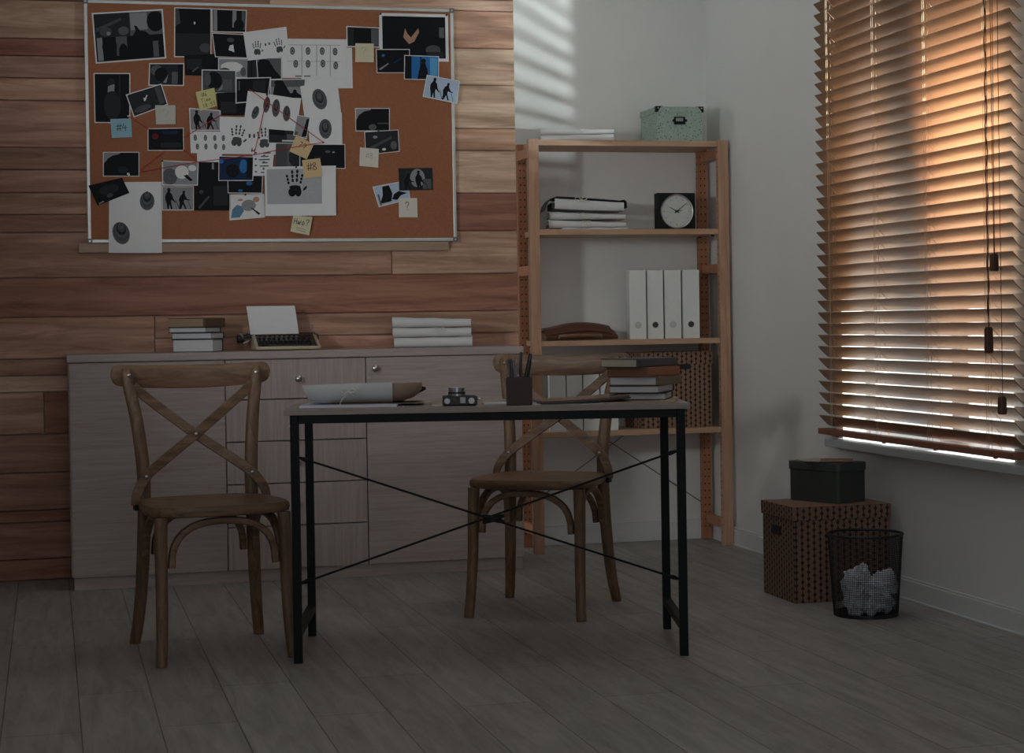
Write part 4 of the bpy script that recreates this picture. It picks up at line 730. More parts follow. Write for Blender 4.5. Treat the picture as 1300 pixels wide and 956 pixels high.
for lab, px_, py_, a, wx, wy, t, cv, pg, sp in (('thick white-paged book at the bottom of the stack on the sideboard', .624, 7.275, -20, .165, .15, .050, NAVY, PG, '+y'),
        ('thin white-paged book second from the bottom of the stack on the sideboard', .617, 7.275, -24, .165, .155, .025, NAVY, PG, '+y'),
        ('thin blue-white book second from the top of the stack on the sideboard', .595, 7.27, -27, .155, .16, .021, NAVY, PG, '+y'),
        ('brown book on the top of the stack on the sideboard', .59, 7.275, -33, .16, .17, .036, BROWNB, PGT, '+x')):
    x, y = near(px_, py_, R(a), wx, wy); book(lab, (x, y, z), R(a), wx, wy, t, cv, pg, sp, G); z += t+.0004

# green speckled box
bx = thing('storage_box', 'small speckled pale green box with black metal corners on the top shelf', 'box', (2.583, 7.645, 1.7713))
MB().box(.003, .212, .003, .23, 0, .142).obj('body', GREENB, bx, bevel=.001)
m = MB(); m.box(0, .215, 0, .233, .1425, .152); m.box(0, .002, 0, .233, .126, .1425); m.box(.213, .215, 0, .233, .126, .1425); m.box(.002, .213, 0, .002, .126, .1425); m.box(.002, .213, .231, .233, .126, .1425)
m.obj('lid', GREENB, bx, bevel=.001)
for sx in (0, 1):
    m = MB(); x = .215*sx; s_ = 1 if sx == 0 else -1
    m.prism([(x-s_*.0015, .153), (x+s_*.022, .153), (x+s_*.018, .1475), (x+s_*.006, .1285), (x-s_*.0015, .1275)], -.0016, -.0001, 'xz')
    m.box(min(x, x+s_*.03)-(.0012 if sx == 0 else 0), max(x, x+s_*.03)+(.0012 if sx else 0), -.0016, .02, .1521, .1535); m.box(x-.0014 if sx == 0 else x, x if sx == 0 else x+.0014, -.0016, .02, .128, .1535)
    k = m.obj('metal_corner', BLACKM, bx); m = MB(); m.lathe([(.0035, -.0028), (.0035, -.0017)], (x+s_*.0075, 0, .1455), 'y', 12); m.obj('rivet', STEEL, k)
m = MB(); x0, x1, z0, z1 = .081, .131, .075, .108
m.box(x0, x1, -.002, .003, z0, z0+.013); m.box(x0, x1, -.002, .003, z1-.005, z1); m.box(x0, x0+.007, -.002, .003, z0+.013, z1-.005); m.box(x1-.009, x1, -.002, .003, z0+.013, z1-.005)
m.lathe([(.006, -.0018), (.006, .003)], (x0-.002, 0, (z0+z1)/2), 'y', 12); m.lathe([(.006, -.0018), (.006, .003)], (x1+.003, 0, (z0+z1)/2), 'y', 12)
lh = m.obj('label_holder', BLACKM, bx)
MB().box(x0+.006, x1-.008, .0005, .0029, z0+.012, z1-.004).obj('label_card', mat('label_card', (.3, .33, .3), .7), lh)

# clock
ck = thing('desk_clock', 'square black clock with a round white dial on the second shelf', 'clock', (2.679, 7.675, 1.3893))
MB().box(-.0872, .0872, 0, .05, 0, .16).obj('case', mat('black_clock_case', (.007, .010, .010), .45, spec=.2), ck, bevel=.004)
cz = .079; m = MB(); m.lathe([(.0755, .0005), (.0755, -.006), (.0735, -.0085), (.069, -.007), (.067, -.002)], (0, 0, cz), 'y', 56, caps=False); m.obj('bezel', STEEL, ck, smooth=True)
m = MB(); m.lathe([(.0705, -.0012), (.0, -.0012)], (0, 0, cz), 'y', 56, caps=False); dial = m.obj('dial', mat('clock_dial', (.55, .57, .54), .5), ck)
m = MB()
for k in range(12):
    a = R(30*k); M_ = Matrix.Translation((0, 0, cz)) @ Matrix.Rotation(a, 4, 'Y'); m.box(-.0009, .0009, -.0019, -.0014, .054, .060 if k % 3 else .062, 0, M_)
m.obj('hour_mark', TM['m'], dial)
def hand(ang, l, w_, y, back=.012, nm='clock_hand', tone='k'):
    M_ = Matrix.Translation((0, 0, cz)) @ Matrix.Rotation(R(ang), 4, 'Y'); m = MB(); m.loft([[M_ @ Vector(p) for p in ((-w_, y, -back), (w_, y, -back), (w_*.5, y, l), (-w_*.5, y, l))], [M_ @ Vector(p) for p in ((-w_, y-.0006, -back), (w_, y-.0006, -back), (w_*.5, y-.0006, l), (-w_*.5, y-.0006, l))]])
    return m.obj(nm, TM[tone], ck)
hand(-60, .037, .0019, -.0026); hand(52, .060, .0016, -.0034); hand(78, .028, .0013, -.0042, .004); hand(-98, .034, .0006, -.0018, .01, tone='m')
m = MB(); m.lathe([(.004, -.002), (.004, -.0056), (.0, -.006)], (0, 0, cz), 'y', 14); m.obj('hand_cap', BLACKP, ck)

# leather case
lc = thing('leather_briefcase', 'brown leather briefcase lying flat on the third shelf beside the binders', 'briefcase', (2.068, 7.632, .9124))
m = MB(); rings = []
for k in range(13):
    u = k/12; x = .32*u; t = .046+.022*math.sin(math.pi*min(1, max(0, (u-.12)/.95)))**1.3; e = .5 if k in (0, 12) else 1.; t = t if 0 < k < 12 else t*.72
    rings.append([Vector((x, y, z_)) for y, z_ in ((.006, .003), (.0, .012), (.0, t*.42), (.006, t*.62), (.012, t*.64), (.03, t*.92), (.07, t), (.15, t*.98), (.21, t*.9), (.225, t*.5), (.222, .004))])
m.loft(rings); m.obj('body', LEATHER, lc, smooth=True)
m = MB(); rings = []
for k in range(13):
    u = k/12; x = -.004+.296*u; t = .050+.024*math.sin(math.pi*min(1, max(0, (u-.1)/1.05)))**1.3; dz_ = -.006*(abs(2*u-1)**6)
    rings.append([Vector((x, y, z_)) for y, z_ in ((-.003, t*.52+dz_), (-.004, t*.58+dz_), (.012, t*.82), (.04, t+.003), (.16, t+.003), (.2, t*.93), (.2, t*.9), (.16, t-.001), (.04, t-.001), (.014, t*.74))])
m.loft(rings); m.obj('flap', LEATHER, lc, smooth=True)
m = MB(); m.sweep(catmull([(.062, -.004, .017), (.085, -.016, .019), (.15, -.02, .02), (.215, -.016, .019), (.238, -.004, .017)], 5), .006, .0075, up=(0, 0, 1), seg=10); h_ = m.obj('handle', LEATHERL, lc, smooth=True)
for x in (.052, .212): MB().box(x, x+.036, -.0085, .001, .008, .027).obj('handle_fitting', mat('aged_metal', (.2, .19, .17), .45, .8), lc, bevel=.003)

# patterned box on the lowest shelf
def lidded_box(name, label, loc, rot, wx, wy, h, lidh, mt, ml, holes, group=None, over=.004, bev=.0015, holemat=None):
    t = thing(name, label, 'box', loc, rot, group)
    MB().box(0, wx, 0, wy, 0, h-.004).obj('body', mt, t, bevel=bev)
    m = MB(); o = over; e = .002
    m.box(-o, wx+o, -o, wy+o, h-.0035, h); m.box(-o, -o+e, -o, wy+o, h-lidh, h-.0035); m.box(wx+o-e, wx+o, -o, wy+o, h-lidh, h-.0035); m.box(-o+e, wx+o-e, -o, -o+e, h-lidh, h-.0035); m.box(-o+e, wx+o-e, wy+o-e, wy+o, h-lidh, h-.0035)
    m.obj('lid', ml, t, bevel=bev)
    for side, c, z0, z1, l in holes:
        m = MB()
        if side == 'x': m.sweep([(-.0008, c-l/2, (z0+z1)/2), (-.0008, c+l/2, (z0+z1)/2)], .0008, (z1-z0)/2, up=(0, 0, 1), seg=12, power=6)
        else: m.sweep([(c-l/2, -.0008, (z0+z1)/2), (c+l/2, -.0008, (z0+z1)/2)], .0008, (z1-z0)/2, up=(0, 0, 1), seg=12, power=6)
        m.obj('hand_hole', holemat or HOLE, t)
    return t
lidded_box('storage_box', 'printed brown cardboard box with dark ornaments on the lowest shelf', (2.50, 7.655, .5213), R(5), .335, .19, .332, .055, ORN, ORN, [('y', .195, .255, .285, .075)], holemat=BLACKB)

# ------------------------------------------------------------------ cross-back chairs
def chair(label, loc, rot):
    t = thing('dining_chair', label, 'chair', loc, rot, 'weathered wooden cross-back chairs')
    st = .465
    # seat: rounded trapezoid, slightly dished, eased edge
    prof = []
    def outline(s, n=48):
        out = []
        for k in range(n):
            a = 2*math.pi*k/n; c, d = math.cos(a), math.sin(a); c = math.copysign(abs(c)**.5, c); d = math.copysign(abs(d)**.5, d)
            y = .205*d; wd = .232-.034*((y+.205)/.41)
            out.append((c*wd*s, y*s-.012+(-.012*(1-abs(c)**2) if d < 0 else .0)))
        return out
    rings = [[Vector((x, y, z)) for x, y in outline(s)] for s, z in ((.2, st-.032), (.93, st-.032), (.985, st-.028), (1., st-.018), (.995, st-.008), (.97, st-.001), (.93, st), (.8, st-.003), (.5, st-.006), (.2, st-.007))]
    m = MB(); m.loft(rings); m.obj('seat', CHAIRW, t, smooth=True)
    for s in (-1, 1):
        p = catmull([(s*.186, -.185, st-.03), (s*.188, -.19, .33), (s*.189, -.198, .2), (s*.193, -.212, .08), (s*.198, -.224, 0.)], 5); n = len(p)
        m = MB(); m.sweep(p, [.0195-.0035*k/(n-1) for k in range(n)], seg=12, power=2.6); m.obj('leg', CHAIRWZ, t, smooth=True)
        p = catmull([(s*.200, .232, 0.), (s*.188, .206, .1), (s*.178, .186, .25), (s*.172, .176, .42), (s*.172, .18, .55), (s*.185, .205, .70), (s*.205, .236, .82), (s*.211, .246, .868)], 5); n = len(p)
        m = MB(); m.sweep(p, [.0165+.004*math.sin(math.pi*k/(n-1))-(.005 if k > n-3 else 0) for k in range(n)], seg=12, power=2.6); m.obj('leg', CHAIRWZ, t, smooth=True)
        # bent straps of the back cross
        o_ = .006 if s > 0 else -.006
        p = catmull([(-s*.192, .224, .812), (-s*.12, .223+o_, .752), (-s*.0, .206+o_, .657), (s*.1, .178+o_*.5, .585), (s*.168, .152, .532), (s*.2, .125, .485), (s*.208, .118, .446)], 5)
        m = MB(); m.sweep(p, .0055, .0155, up=(0, .2, 1) if 0 else None, seg=10, power=3.5) if 0 else None
        rings = []
        for k, q in enumerate(p):
            tg = (p[min(k+1, len(p)-1)]-p[max(k-1, 0)]).normalized(); f = k/(len(p)-1)
            nrm = Vector((s*.75*max(0, f-.62)/.38, -1, 0)).normalized(); wdir = tg.cross(nrm).normalized(); nrm = wdir.cross(tg).normalized()
            hw = .0155; rings.append([q+wdir*(hw*a)+nrm*(.0055*b_) for a, b_ in ((-1, -.6), (-.85, -1), (.85, -1), (1, -.6), (1, .6), (.85, 1), (-.85, 1), (-1, .6))])
        m = MB(); m.loft(rings); stp = m.obj('back_strap', CHAIRW, t, smooth=True)
        m = MB(); m.lathe([(.0055, .001), (.0055, -.0025), (.003, -.0045), (0, -.005)], (s*.168, .143, .532), 'y', 12); m.obj('bolt', STEEL, stp, smooth=True)
        m = MB(); m.box(s*.208-.006, s*.208+.006, .098, .134, .432, .450); m.obj('bracket', BLACKM, stp, bevel=.002)
        m = MB(); m.lathe([(.0055, .001), (.0055, -.0025), (.003, -.0045), (0, -.005)], (s*.204, .221, .848), 'y', 12); m.obj('bolt', STEEL, t, smooth=True)
    m = MB(); m.lathe([(.006, .001), (.006, -.0025), (.003, -.0045), (0, -.005)], (0, .193, .657), 'y', 12); m.obj('bolt', STEEL, t, smooth=True)
    # top rail: bowed plank tucked behind the posts, rounded ends past them
    rings = []
    for k in range(37):
        u = -math.cos(math.pi*k/36); x = .256*u; e = max(0, (abs(u)-.88)/.12); hh = .0375*(1-.12*u*u)*math.sqrt(max(.03, 1-e**2.6)); th_ = .0130*math.sqrt(max(.2, 1-.7*e*e))
        y = .258+.032*(1-u*u)-.004; zc = .838+.012*u*u-(0)
        rings.append([Vector((x, y+a*th_, zc+b_*hh)) for a, b_ in ((-.7, -1), (.7, -1), (1, -.8), (1, .8), (.7, 1), (-.7, 1), (-1, .8), (-1, -.8))])
    m = MB(); m.loft(rings); m.obj('top_rail', CHAIRW, t, smooth=True)
    # bent hoops under the seat
    def hoop(a, b_, inw, top=.419, low=.285):
        a, b_ = Vector(a), Vector(b_); c = (a+b_)/2; pts = []
        for k in range(17):
            an = math.pi*k/16; f = math.cos(an); ff = math.copysign(abs(f)**.8, f); z = low+(top-low)*math.sin(an)**.75; q = c+(a-c)*ff+Vector(inw)*math.sin(an); pts.append((q.x, q.y, z))
        d = (b_-a).normalized(); nrm = Vector((0, 0, 1)).cross(d)
        m = MB(); m.sweep(pts, .011, .013, up=nrm, seg=10, power=3); m.obj('hoop_stretcher', CHAIRW, t, smooth=True)
    hoop((-.157, -.188, 0), (.157, -.188, 0), (0, .0, 0)); hoop((-.142, .180, 0), (.142, .180, 0), (0, -.02, 0))
    for s in (-1, 1): hoop((s*.186, -.158, 0), (s*.176, .148, 0), (-s*.012, 0, 0))
    return t
chair('wooden cross-back chair standing free before the sideboard left of the desk', (.474, 5.745, 0), R(7.0))
chair('wooden cross-back chair tucked behind the desk in front of the shelf', (1.648, 6.172, 0), R(-32))

# ------------------------------------------------------------------ desk
TA = math.atan2(-.258, 1.133)
dk = thing('writing_desk', 'narrow desk with a grey wood top on thin black metal legs', 'desk', (.684, 5.427, 0), TA)
tw, td = 1.166, .50
MB().box(-.017, tw+.015, -.008, td+.01, .7325, .7498).obj('table_top', TABLEW, dk, bevel=.0012)
m = MB()
for (a, b_, c, d) in ((0, tw, 0, .025), (0, tw, td-.025, td)): m.box(a+.0255, b_-.0255, c, d, .7075, .7323)
m.box(0.0, .025, .0255, td-.0255, .7075, .7323); m.box(tw-.025, tw, .0255, td-.0255, .7075, .7323)
m.obj('top_frame', BLACKM, dk, bevel=.001)
for x in (0, tw-.025):
    for y in (0, td-.025): MB().box(x, x+.025, y, y+.025, 0, .7323).obj('leg', BLACKM, dk, bevel=.0015)
    MB().box(x, x+.025, .0255, td-.0255, .078, .103).obj('side_stretcher', BLACKM, dk, bevel=.0015)
for (z0, z1) in ((.607, .228), (.236, .607)):
    off = .010 if z0 > .5 else .0155
    o = MB().sweep([(.027, off, z0), (tw-.027, off, z1)], .0033, seg=8).obj('brace_rod', BLACKM, dk)
    for x, z, s in ((.0255, z0, 1), (tw-.0255, z1, -1)):
        sl_ = (z1-z0)/(tw-.05); m = MB(); m.sweep([(x, off, z), (x+s*.018, off, z+s*.018*sl_), (x+s*.03, off, z+s*.03*sl_)], [.0042, .0075, .0035], [.003, .003, .003], up=(0, 1, 0), seg=8); m.obj('rod_end', BLACKM, o)
m = MB(); cx_, cz_ = tw*.5+.012, .4155
for s in (-1, 1): m.sweep([(cx_-.032, .0128, cz_-s*.010), (cx_-.012, .0128, cz_-s*.004), (cx_+.012, .0128, cz_+s*.004), (cx_+.032, .0128, cz_+s*.010)], [.005, .0085, .0085, .005], seg=8)
m.lathe([(.009, .004), (.009, .0215)], (cx_, 0, cz_), 'y', 12); m.obj('brace_clamp', BLACKM, dk, smooth=True)
for z in (.700,): MB().lathe([(.004, -.004), (.004, 0)], (0, .0125, z), 'x', 10).obj('bolt', STEEL, dk)

# things on the desk -------------------------------------------------
TZ = .75; ca, sa = math.cos(TA), math.sin(TA)
def TP(u, v, z=TZ): return (.684+u*ca-v*sa, 5.427+u*sa+v*ca, z)
def paper(name, label, cat, u, v, z, w_, d_, ang, col, group, t=.0006, curl=0.):
    m = MB(); n = 8; rings = []
    for k in range(n+1):
        f = k/n; x = -w_/2+w_*f; zz = curl*f**2; rings.append([Vector((x, y, q+zz)) for y, q in ((-d_/2, 0), (d_/2, 0), (d_/2, t), (-d_/2, t))])
    m.loft(rings); x, y, zz = TP(u, v, z); o = m.obj(name, col, loc=(x, y, zz), rot=TA+R(ang)); return tag(o, label, cat, group)
PB = mat('bluish_white_paper', (.6, .62, .72), .7, var=.03); PBR = mat('brown_magazine_cover', (.2, .1, .065), .4, var=.3, scale=18); PDK = mat('dark_magazine_cover', (.022, .024, .026), .35)
paper('paper_stack', 'stack of white sheets under the white folder on the desk', 'paper', .17, .17, TZ, .29, .2, -2, PB, 'loose papers on the desk', t=.0065)
paper('paper_sheet', 'brownish sheet sticking out to the right under the white folder on the desk', 'paper', .25, .22, TZ+.0067, .28, .2, 2, mat('grey_brown_sheet', (.3, .24, .2), .7), 'loose papers on the desk', t=.001)
# the tied pouch-like folder
fd = thing('document_folder', 'plump white folder tied with string lying on papers at the left of the desk', 'folder', TP(.029, .09, TZ+.0079), TA+R(3))
def pouch(x, h, y0, y1, low, t=.0025, nb=10):
    out = []; inn = []
    for k in range(nb+1):
        a = R(-90-90*k/nb); yy = y0+(y1-y0)*.42*(1+math.cos(a)*1.0); zz = low+(h-low)*(1+math.sin(a))*1.0
        out.append((yy, zz))
    out = [(y1, low)]+out; o = [Vector((x, y, z)) for y, z in out]; i = [Vector((x, y+(t if k > 1 else 0), z+(t if k < 9 else 0))) for k, (y, z) in enumerate(out)]
    return o+i[::-1]
m = MB(); m.loft([pouch(.0+.022, .058, .03, .2, .010), pouch(.02+.02, .060, .01, .2, .003), pouch(.07, .061, .0, .2, .0), pouch(.16, .063, .0, .2, 0.), pouch(.27, .064, -.002, .2, .0)])
# slanted left end: shear the left rings inward at the bottom
for i, p in enumerate(m.v):
    f = max(0, 1-p[2]/.06); m.v[i] = (p[0]-.03*(1-f)*max(0, 1-p[0]/.1), p[1], p[2])
m.obj('cover', FOLD, fd, smooth=True)
m = MB(); m.loft([pouch(.10, .060, .006, .19, .003), pouch(.27, .062, .004, .19, .002), pouch(.30, .0615, .005, .19, .004), pouch(.335, .0615, .014, .19, .014), pouch(.36, .0612, .03, .19, .034)])
m.obj('inner_flap', KRAFT, fd, smooth=True)
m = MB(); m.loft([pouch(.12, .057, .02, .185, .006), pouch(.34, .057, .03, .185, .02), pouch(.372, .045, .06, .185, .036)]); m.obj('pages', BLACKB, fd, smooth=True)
bow((.137, -.004, .038), .017, par=fd)
m = MB(); m.sweep(catmull([(.136, -.002, .03), (.125, -.008, .022), (.115, -.006, .008), (.112, -.012, -.004)], 4), .0022, .0008, seg=6); m.obj('tie_end', STRING, fd)
paper('paper_scrap', 'small white paper scrap under the left end of the camera', 'paper', .472, .085, TZ, .11, .10, 8, mat('scrap_paper', (.5, .45, .42), .7), 'loose papers on the desk')
paper('paper_strip', 'long white paper strip between the camera and the pen holder', 'paper', .70, .14, TZ, .26, .06, 3, PAPER, 'loose papers on the desk', t=.004)
# camera lying on its back
cm = thing('film_camera', 'small black and silver film camera lying lens up on the desk', 'camera', TP(.500, .07, TZ+.0008), TA+R(2))
MB().box(-.05, .05, -.034, .034, 0, .029).obj('body', mat('camera_leatherette', (.016, .018, .02), .6, bump=.3, scale=400), cm, bevel=.004)
MB().box(-.052, .052, -.0395, -.0345, .003, .0275).obj('top_plate', mat('dark_chrome', (.03, .032, .035), .45, .3), cm, bevel=.0015)
MB().box(.0005, .016, -.0412, -.0396, .008, .0255).obj('viewfinder_window', mat('silver_window', (.38, .43, .47), .3), cm, bevel=.001)
MB().box(-.022, -.012, -.0408, -.0396, .014, .023).obj('viewfinder_window', BLACKP, cm, bevel=.001)
m = MB(); m.lathe([(.027, .0292), (.027, .034), (.025, .0345), (.025, .041), (.0235, .0415), (.0235, .047), (.0245, .0475), (.0245, .053), (.021, .0545), (.0185, .052), (.0, .0505)], (-.008, 0, 0), 'z', 36)
ln = m.obj('lens', mat('lens_barrel_silver', (.42, .42, .43), .28, .9), cm, smooth=True)
m = MB(); m.lathe([(.0256, .0352), (.0256, .0405)], (-.008, 0, 0), 'z', 36); m.obj('focus_ring', BLACKP, ln)
m = MB(); m.lathe([(.0188, .0522), (0, .0515)], (-.008, 0, 0), 'z', 30, caps=False); m.obj('front_glass', mat('lens_glass_dark', (.01, .012, .02), .08), ln)
for x, r_ in ((.034, .009), (-.038, .0085)):
    m = MB(); m.lathe([(r_, -.0475), (r_, -.0398)], (x, 0, .015), 'y', 18); m.obj('dial', mat('dial_metal', (.3, .3, .3), .35, .8), cm)
m = MB(); m.sweep([(.0512+.003*math.cos(a*.7), -.006+.002*math.sin(a), .018) for a in range(2)]+[(.058, -.006, .018)], .002, seg=8); m.lathe([(.0045, .0585), (.0045, .0605), (.0028, .0605), (.0028, .0585)], (0, -.006, .018), 'x', 14); m.obj('strap_lug', CHROME, cm)
# pen holder and pens
ph = thing('pen_holder', 'square dark brown leather pen holder on the desk', 'pen holder', TP(.678, .052, TZ+.0002), TA+R(-3))
m = MB(); o_, i_, h_ = .0375, .0335, .083
m.box(-o_, o_, -o_, -i_, 0, h_); m.box(-o_, o_, i_, o_, 0, h_); m.box(-o_, -i_, -i_, i_, 0, h_); m.box(i_, o_, -i_, i_, 0, h_); m.box(-i_, i_, -i_, i_, 0, .004); m.obj('cup', DLEATHER, ph, bevel=.0015)
MB().box(o_-.0002, o_+.0008, -o_+.002, o_-.002, .002, h_-.002).obj('side_panel', mat('lighter_leather_side', (.085, .055, .05), .6), ph)  # right side in a lighter tone than the cup
PENC = {'g': mat('grey_green_pen', (.09, .12, .115), .4), 'k': BLACKP, 's': mat('grey_pencil', (.2, .2, .21), .45), 'n': mat('dark_green_pen', (.015, .04, .036), .4)}
for lab, a, b_, c, r_, top in (('slim grey-green pencil leaning far left in the pen holder', (-.012, .012), (-.036, .004), 'g', .0034, .150), ('black pen second from left in the pen holder', (-.018, -.012), (-.022, .0), 'k', .0045, .137),
        ('light grey pencil left of centre in the pen holder', (-.004, .002), (-.018, -.012), 's', .0036, .150), ('grey pencil standing upright at the centre of the pen holder', (-.008, -.02), (-.006, -.02), 's', .0035, .140),
        ('tall black pen leaning right from the centre of the pen holder', (.0, .015), (.007, .018), 'k', .0042, .158), ('short black pen leaning left behind the grey one in the pen holder', (.016, .0), (.004, .012), 'k', .0036, .122),
        ('thick black marker leaning far right in the pen holder', (.004, -.004), (.036, -.006), 'k', .0062, .152), ('dark green pen leaning right behind the thick marker in the pen holder', (.014, .012), (.035, .016), 'n', .0045, .132)):
    x, y, z = TP(.678, .052, TZ); rz = TA+R(-3)
    o = thing('pen' if c in 'kn' else 'pencil', lab, 'pen' if c in 'kn' else 'pencil', (x, y, z), rz, 'pens and pencils in the holder')
    A, B = Vector((*a, .006)), Vector((*b_, top)); dv = (B-A).normalized(); m = MB(); m.sweep([A, A+dv*.01, B-dv*.016], [r_*.6, r_, r_], seg=8 if c in 'kn' else 6); m.obj('barrel', PENC[c], o, smooth=c in 'kn')
    m = MB(); m.sweep([B-dv*.0158, B-dv*.004, B], [r_, r_*.9 if c in 'kn' else r_*.35, r_*.5 if c in 'kn' else r_*.08], seg=8); m.obj('cap' if c in 'kn' else 'tip', PENC['k'] if c in 'kn' else mat('pencil_wood_tip', (.4, .27, .16), .6), o)
# magazines, envelope and the pile of books
paper('paper_sheet', 'white sheet lowest in the fanned papers right of the pen holder', 'paper', .85, .14, TZ, .28, .2, 4, PAPER, 'loose papers on the desk', t=.0015)
paper('magazine', 'dark magazine in the middle of the fanned papers right of the pen holder', 'magazine', .865, .13, TZ+.0018, .27, .19, 7, PDK, 'magazines on the desk', t=.004, curl=.012)
paper('magazine', 'brown magazine on top of the fanned papers right of the pen holder', 'magazine', .86, .15, TZ+.0062, .27, .19, 10, PBR, 'magazines on the desk', t=.004, curl=.012)
paper('paper_sheet', 'white sheet lying askew on the brown magazine near the books', 'paper', .93, .17, TZ+.006 if 0 else TZ+.0108, .12, .15, 15, PAPER, 'loose papers on the desk', t=.0008, curl=.006)
paper('envelope', 'tan envelope under the pile of books at the right end of the desk', 'envelope', 1.052, .20, TZ+.0001, .22, .34, -8, mat('tan_envelope', (.4, .3, .22), .7), None, t=.0035)
G = 'books piled on the desk'; z = TZ+.0038
for lab, px_, py_, a, wx, wy, t, cv, pg, sp in (('black-covered white-paged book at the bottom of the pile on the desk', 1.822, 5.30, -25, .150, .20, .021, BLACKB, PG, '+y'), ('black-covered book second from the bottom of the pile on the desk', 1.795, 5.285, -33, .158, .19, .023, BLACKB, PG, '+y'),
        ('white-paged book with a grey-brown spine in the middle of the pile on the desk', 1.789, 5.28, -41, .160, .19, .027, OLIVE, PG, '+x'), ('rust brown book second from the top of the pile on the desk', 1.760, 5.275, -48, .152, .19, .028, RUST, PGB, '+x'), ('cream-paged book with a dark grey spine on top of the pile on the desk', 1.726, 5.275, -54, .142, .205, .027, GREYB, PGC, '+x')):
    x, y = near(px_-.014, py_+.003, R(a), wx, wy); book(lab, (x, y, z), R(a), wx, wy, t, cv, pg, sp, G); z += t+.0003

# ------------------------------------------------------------------ typewriter
ty = thing('typewriter', 'cream and black vintage typewriter holding a blank sheet on the sideboard', 'typewriter', (.79, 7.285, SZ+.0003))
W_ = .258
side = [(.0, .004), (.0, .016), (.006, .021), (.022, .024), (.05, .034), (.12, .063), (.15, .066), (.152, .044), (.226, .042), (.232, .02), (.226, .004)]
m = MB(); n = 10
def shell(x, s): return [Vector((x, .115+(y-.115)*s, .004+(z-.004)*(1 if s > .99 else .9))) for y, z in side]
m.loft([shell(0, .93), shell(.004, .98), shell(.011, 1.)]); m.loft([shell(W_-.011, 1.), shell(W_-.004, .98), shell(W_, .93)])
m.box(.0112, W_-.0112, 0, .03, .004, .0165); m.box(.0112, W_-.0112, .15, .228, .004, .043); body = m.obj('body_shell', CREAM, ty, smooth=True, bevel=.002)
m = MB(); m.box(.0115, W_-.0115, .0302, .1495, .004, .014); m.loft([[Vector((x, y, z)) for x in (.0115, W_-.0115)][0:1]+[Vector((W_-.0115, .031, .0145)), Vector((W_-.0115, .149, .052)), Vector((.0115, .149, .052))] if False else [Vector((.0115, .031, .0142)), Vector((W_-.0115, .031, .0142)), Vector((W_-.0115, .149, .056)), Vector((.0115, .149, .056))], [Vector((.0115, .031, .0162)), Vector((W_-.0115, .031, .0162)), Vector((W_-.0115, .149, .058)), Vector((.0115, .149, .058))]])
m.obj('key_bed', BLACKP, ty)
KEYR = mat('dark_red_key', (.06, .018, .015), .35)
m = MB()
for r_ in range(4):
    for k in range(11):
        x = .024+.0195*k+.005*(r_ % 2); y = .040+.024*r_; z = .022+.0125*r_
        m.lathe([(.0045, z-.006), (.0065, z), (.0072, z+.003), (.0065, z+.005), (.0, z+.0042)], (x, y, 0), 'z', 10, 1 if r_ == 3 else 0)
m.box(.05, W_-.05, .0315, .0375, .0165, .0225, 0)
m.obj('keys', [BLACKP, KEYR], ty, smooth=True)
m = MB(); m.box(-.028, W_+.010, .155, .215, .0445, .0505); m.box(-.03, -.022, .15, .222, .028, .066); m.box(W_+.002, W_+.010, .15, .222, .028, .064); cg = m.obj('carriage', mat('carriage_dark_metal', (.05, .05, .052), .4, .5), ty, bevel=.0015)
m = MB(); m.lathe([(.0125, -.0215), (.0125, W_+.0015)], (0, .185, .0565), 'x', 24); m.obj('platen', BLACKP, cg, smooth=True)
for x0, x1 in ((-.056, -.031), (W_+.0105, W_+.016)):
    m = MB(); m.lathe([(.013, x0), (.0165, x0+.003), (.0165, x1-.002), (.012, x1)], (0, .185, .047), 'x', 18); m.obj('platen_knob', BLACKP, cg)
m = MB(); m.sweep(catmull([(-.026, .15, .044), (-.034, .13, .05), (-.044, .115, .062), (-.052, .105, .07)], 4), .0032, seg=8); m.sweep([(-.034, .14, .03), (-.012, .135, .038)], .0045, seg=8); m.obj('return_lever', CHROME, cg, smooth=True)
m = MB(); m.sweep([(W_-.008, .19, .06), (W_-.006, .19, .094)], .0016, seg=6); m.lathe([(.003, .094), (.003, .100)], (W_-.006, .19, 0), 'z', 10); m.sweep([(W_-.03, .172, .066), (W_-.03, .17, .082)], .0016, seg=6); m.obj('paper_bail', CHROME, cg)
m = MB(); rings = []
for k in range(9):
    f = k/8; zz = .064+.114*f; yy = .1705+.014*f+.012*f*f; rings.append([Vector((x-.012*f, y_, zz)) for x, y_ in ((.010, yy), (.205, yy), (.205, yy+.0005), (.010, yy+.0005))])
m.loft(rings); tag(m.obj('paper_sheet', PAPER, loc=(.79-.012, 7.285, SZ+.0003), smooth=False), 'blank white sheet standing in the typewriter', 'paper')

# ------------------------------------------------------------------ boxes and bin by the window
lidded_box('storage_box', 'large printed cardboard box with dark ornaments on the floor by the window', (2.503, 5.985, 0), 0, .36, .292, .336, .047, ORND, ORND, [('x', .165, .225, .258, .085)], over=.005, holemat=BLACKB)
db = thing('storage_box', 'dark green-grey lidded box on top of the large printed box', 'box', (2.688, 6.022, .3364), R(23.7))
def rr(x0, x1, y0, y1, r_, n=5):
    return arc(x1-r_, y1-r_, r_, 0, 90, n)+arc(x0+r_, y1-r_, r_, 90, 180, n)+arc(x0+r_, y0+r_, r_, 180, 270, n)+arc(x1-r_, y0+r_, r_, 270, 360, n)
m = MB(); m.prism(rr(.004, .150, .004, .244, .014), 0, .112); m.obj('body', DARKB, db, smooth=True)
m = MB(); m.prism(rr(0, .154, 0, .248, .016), .1125, .142); m.obj('lid', mat('dark_green_grey_lid', (.055, .066, .063), .5), db, smooth=True, bevel=.002)
ZT = .3364+.1426
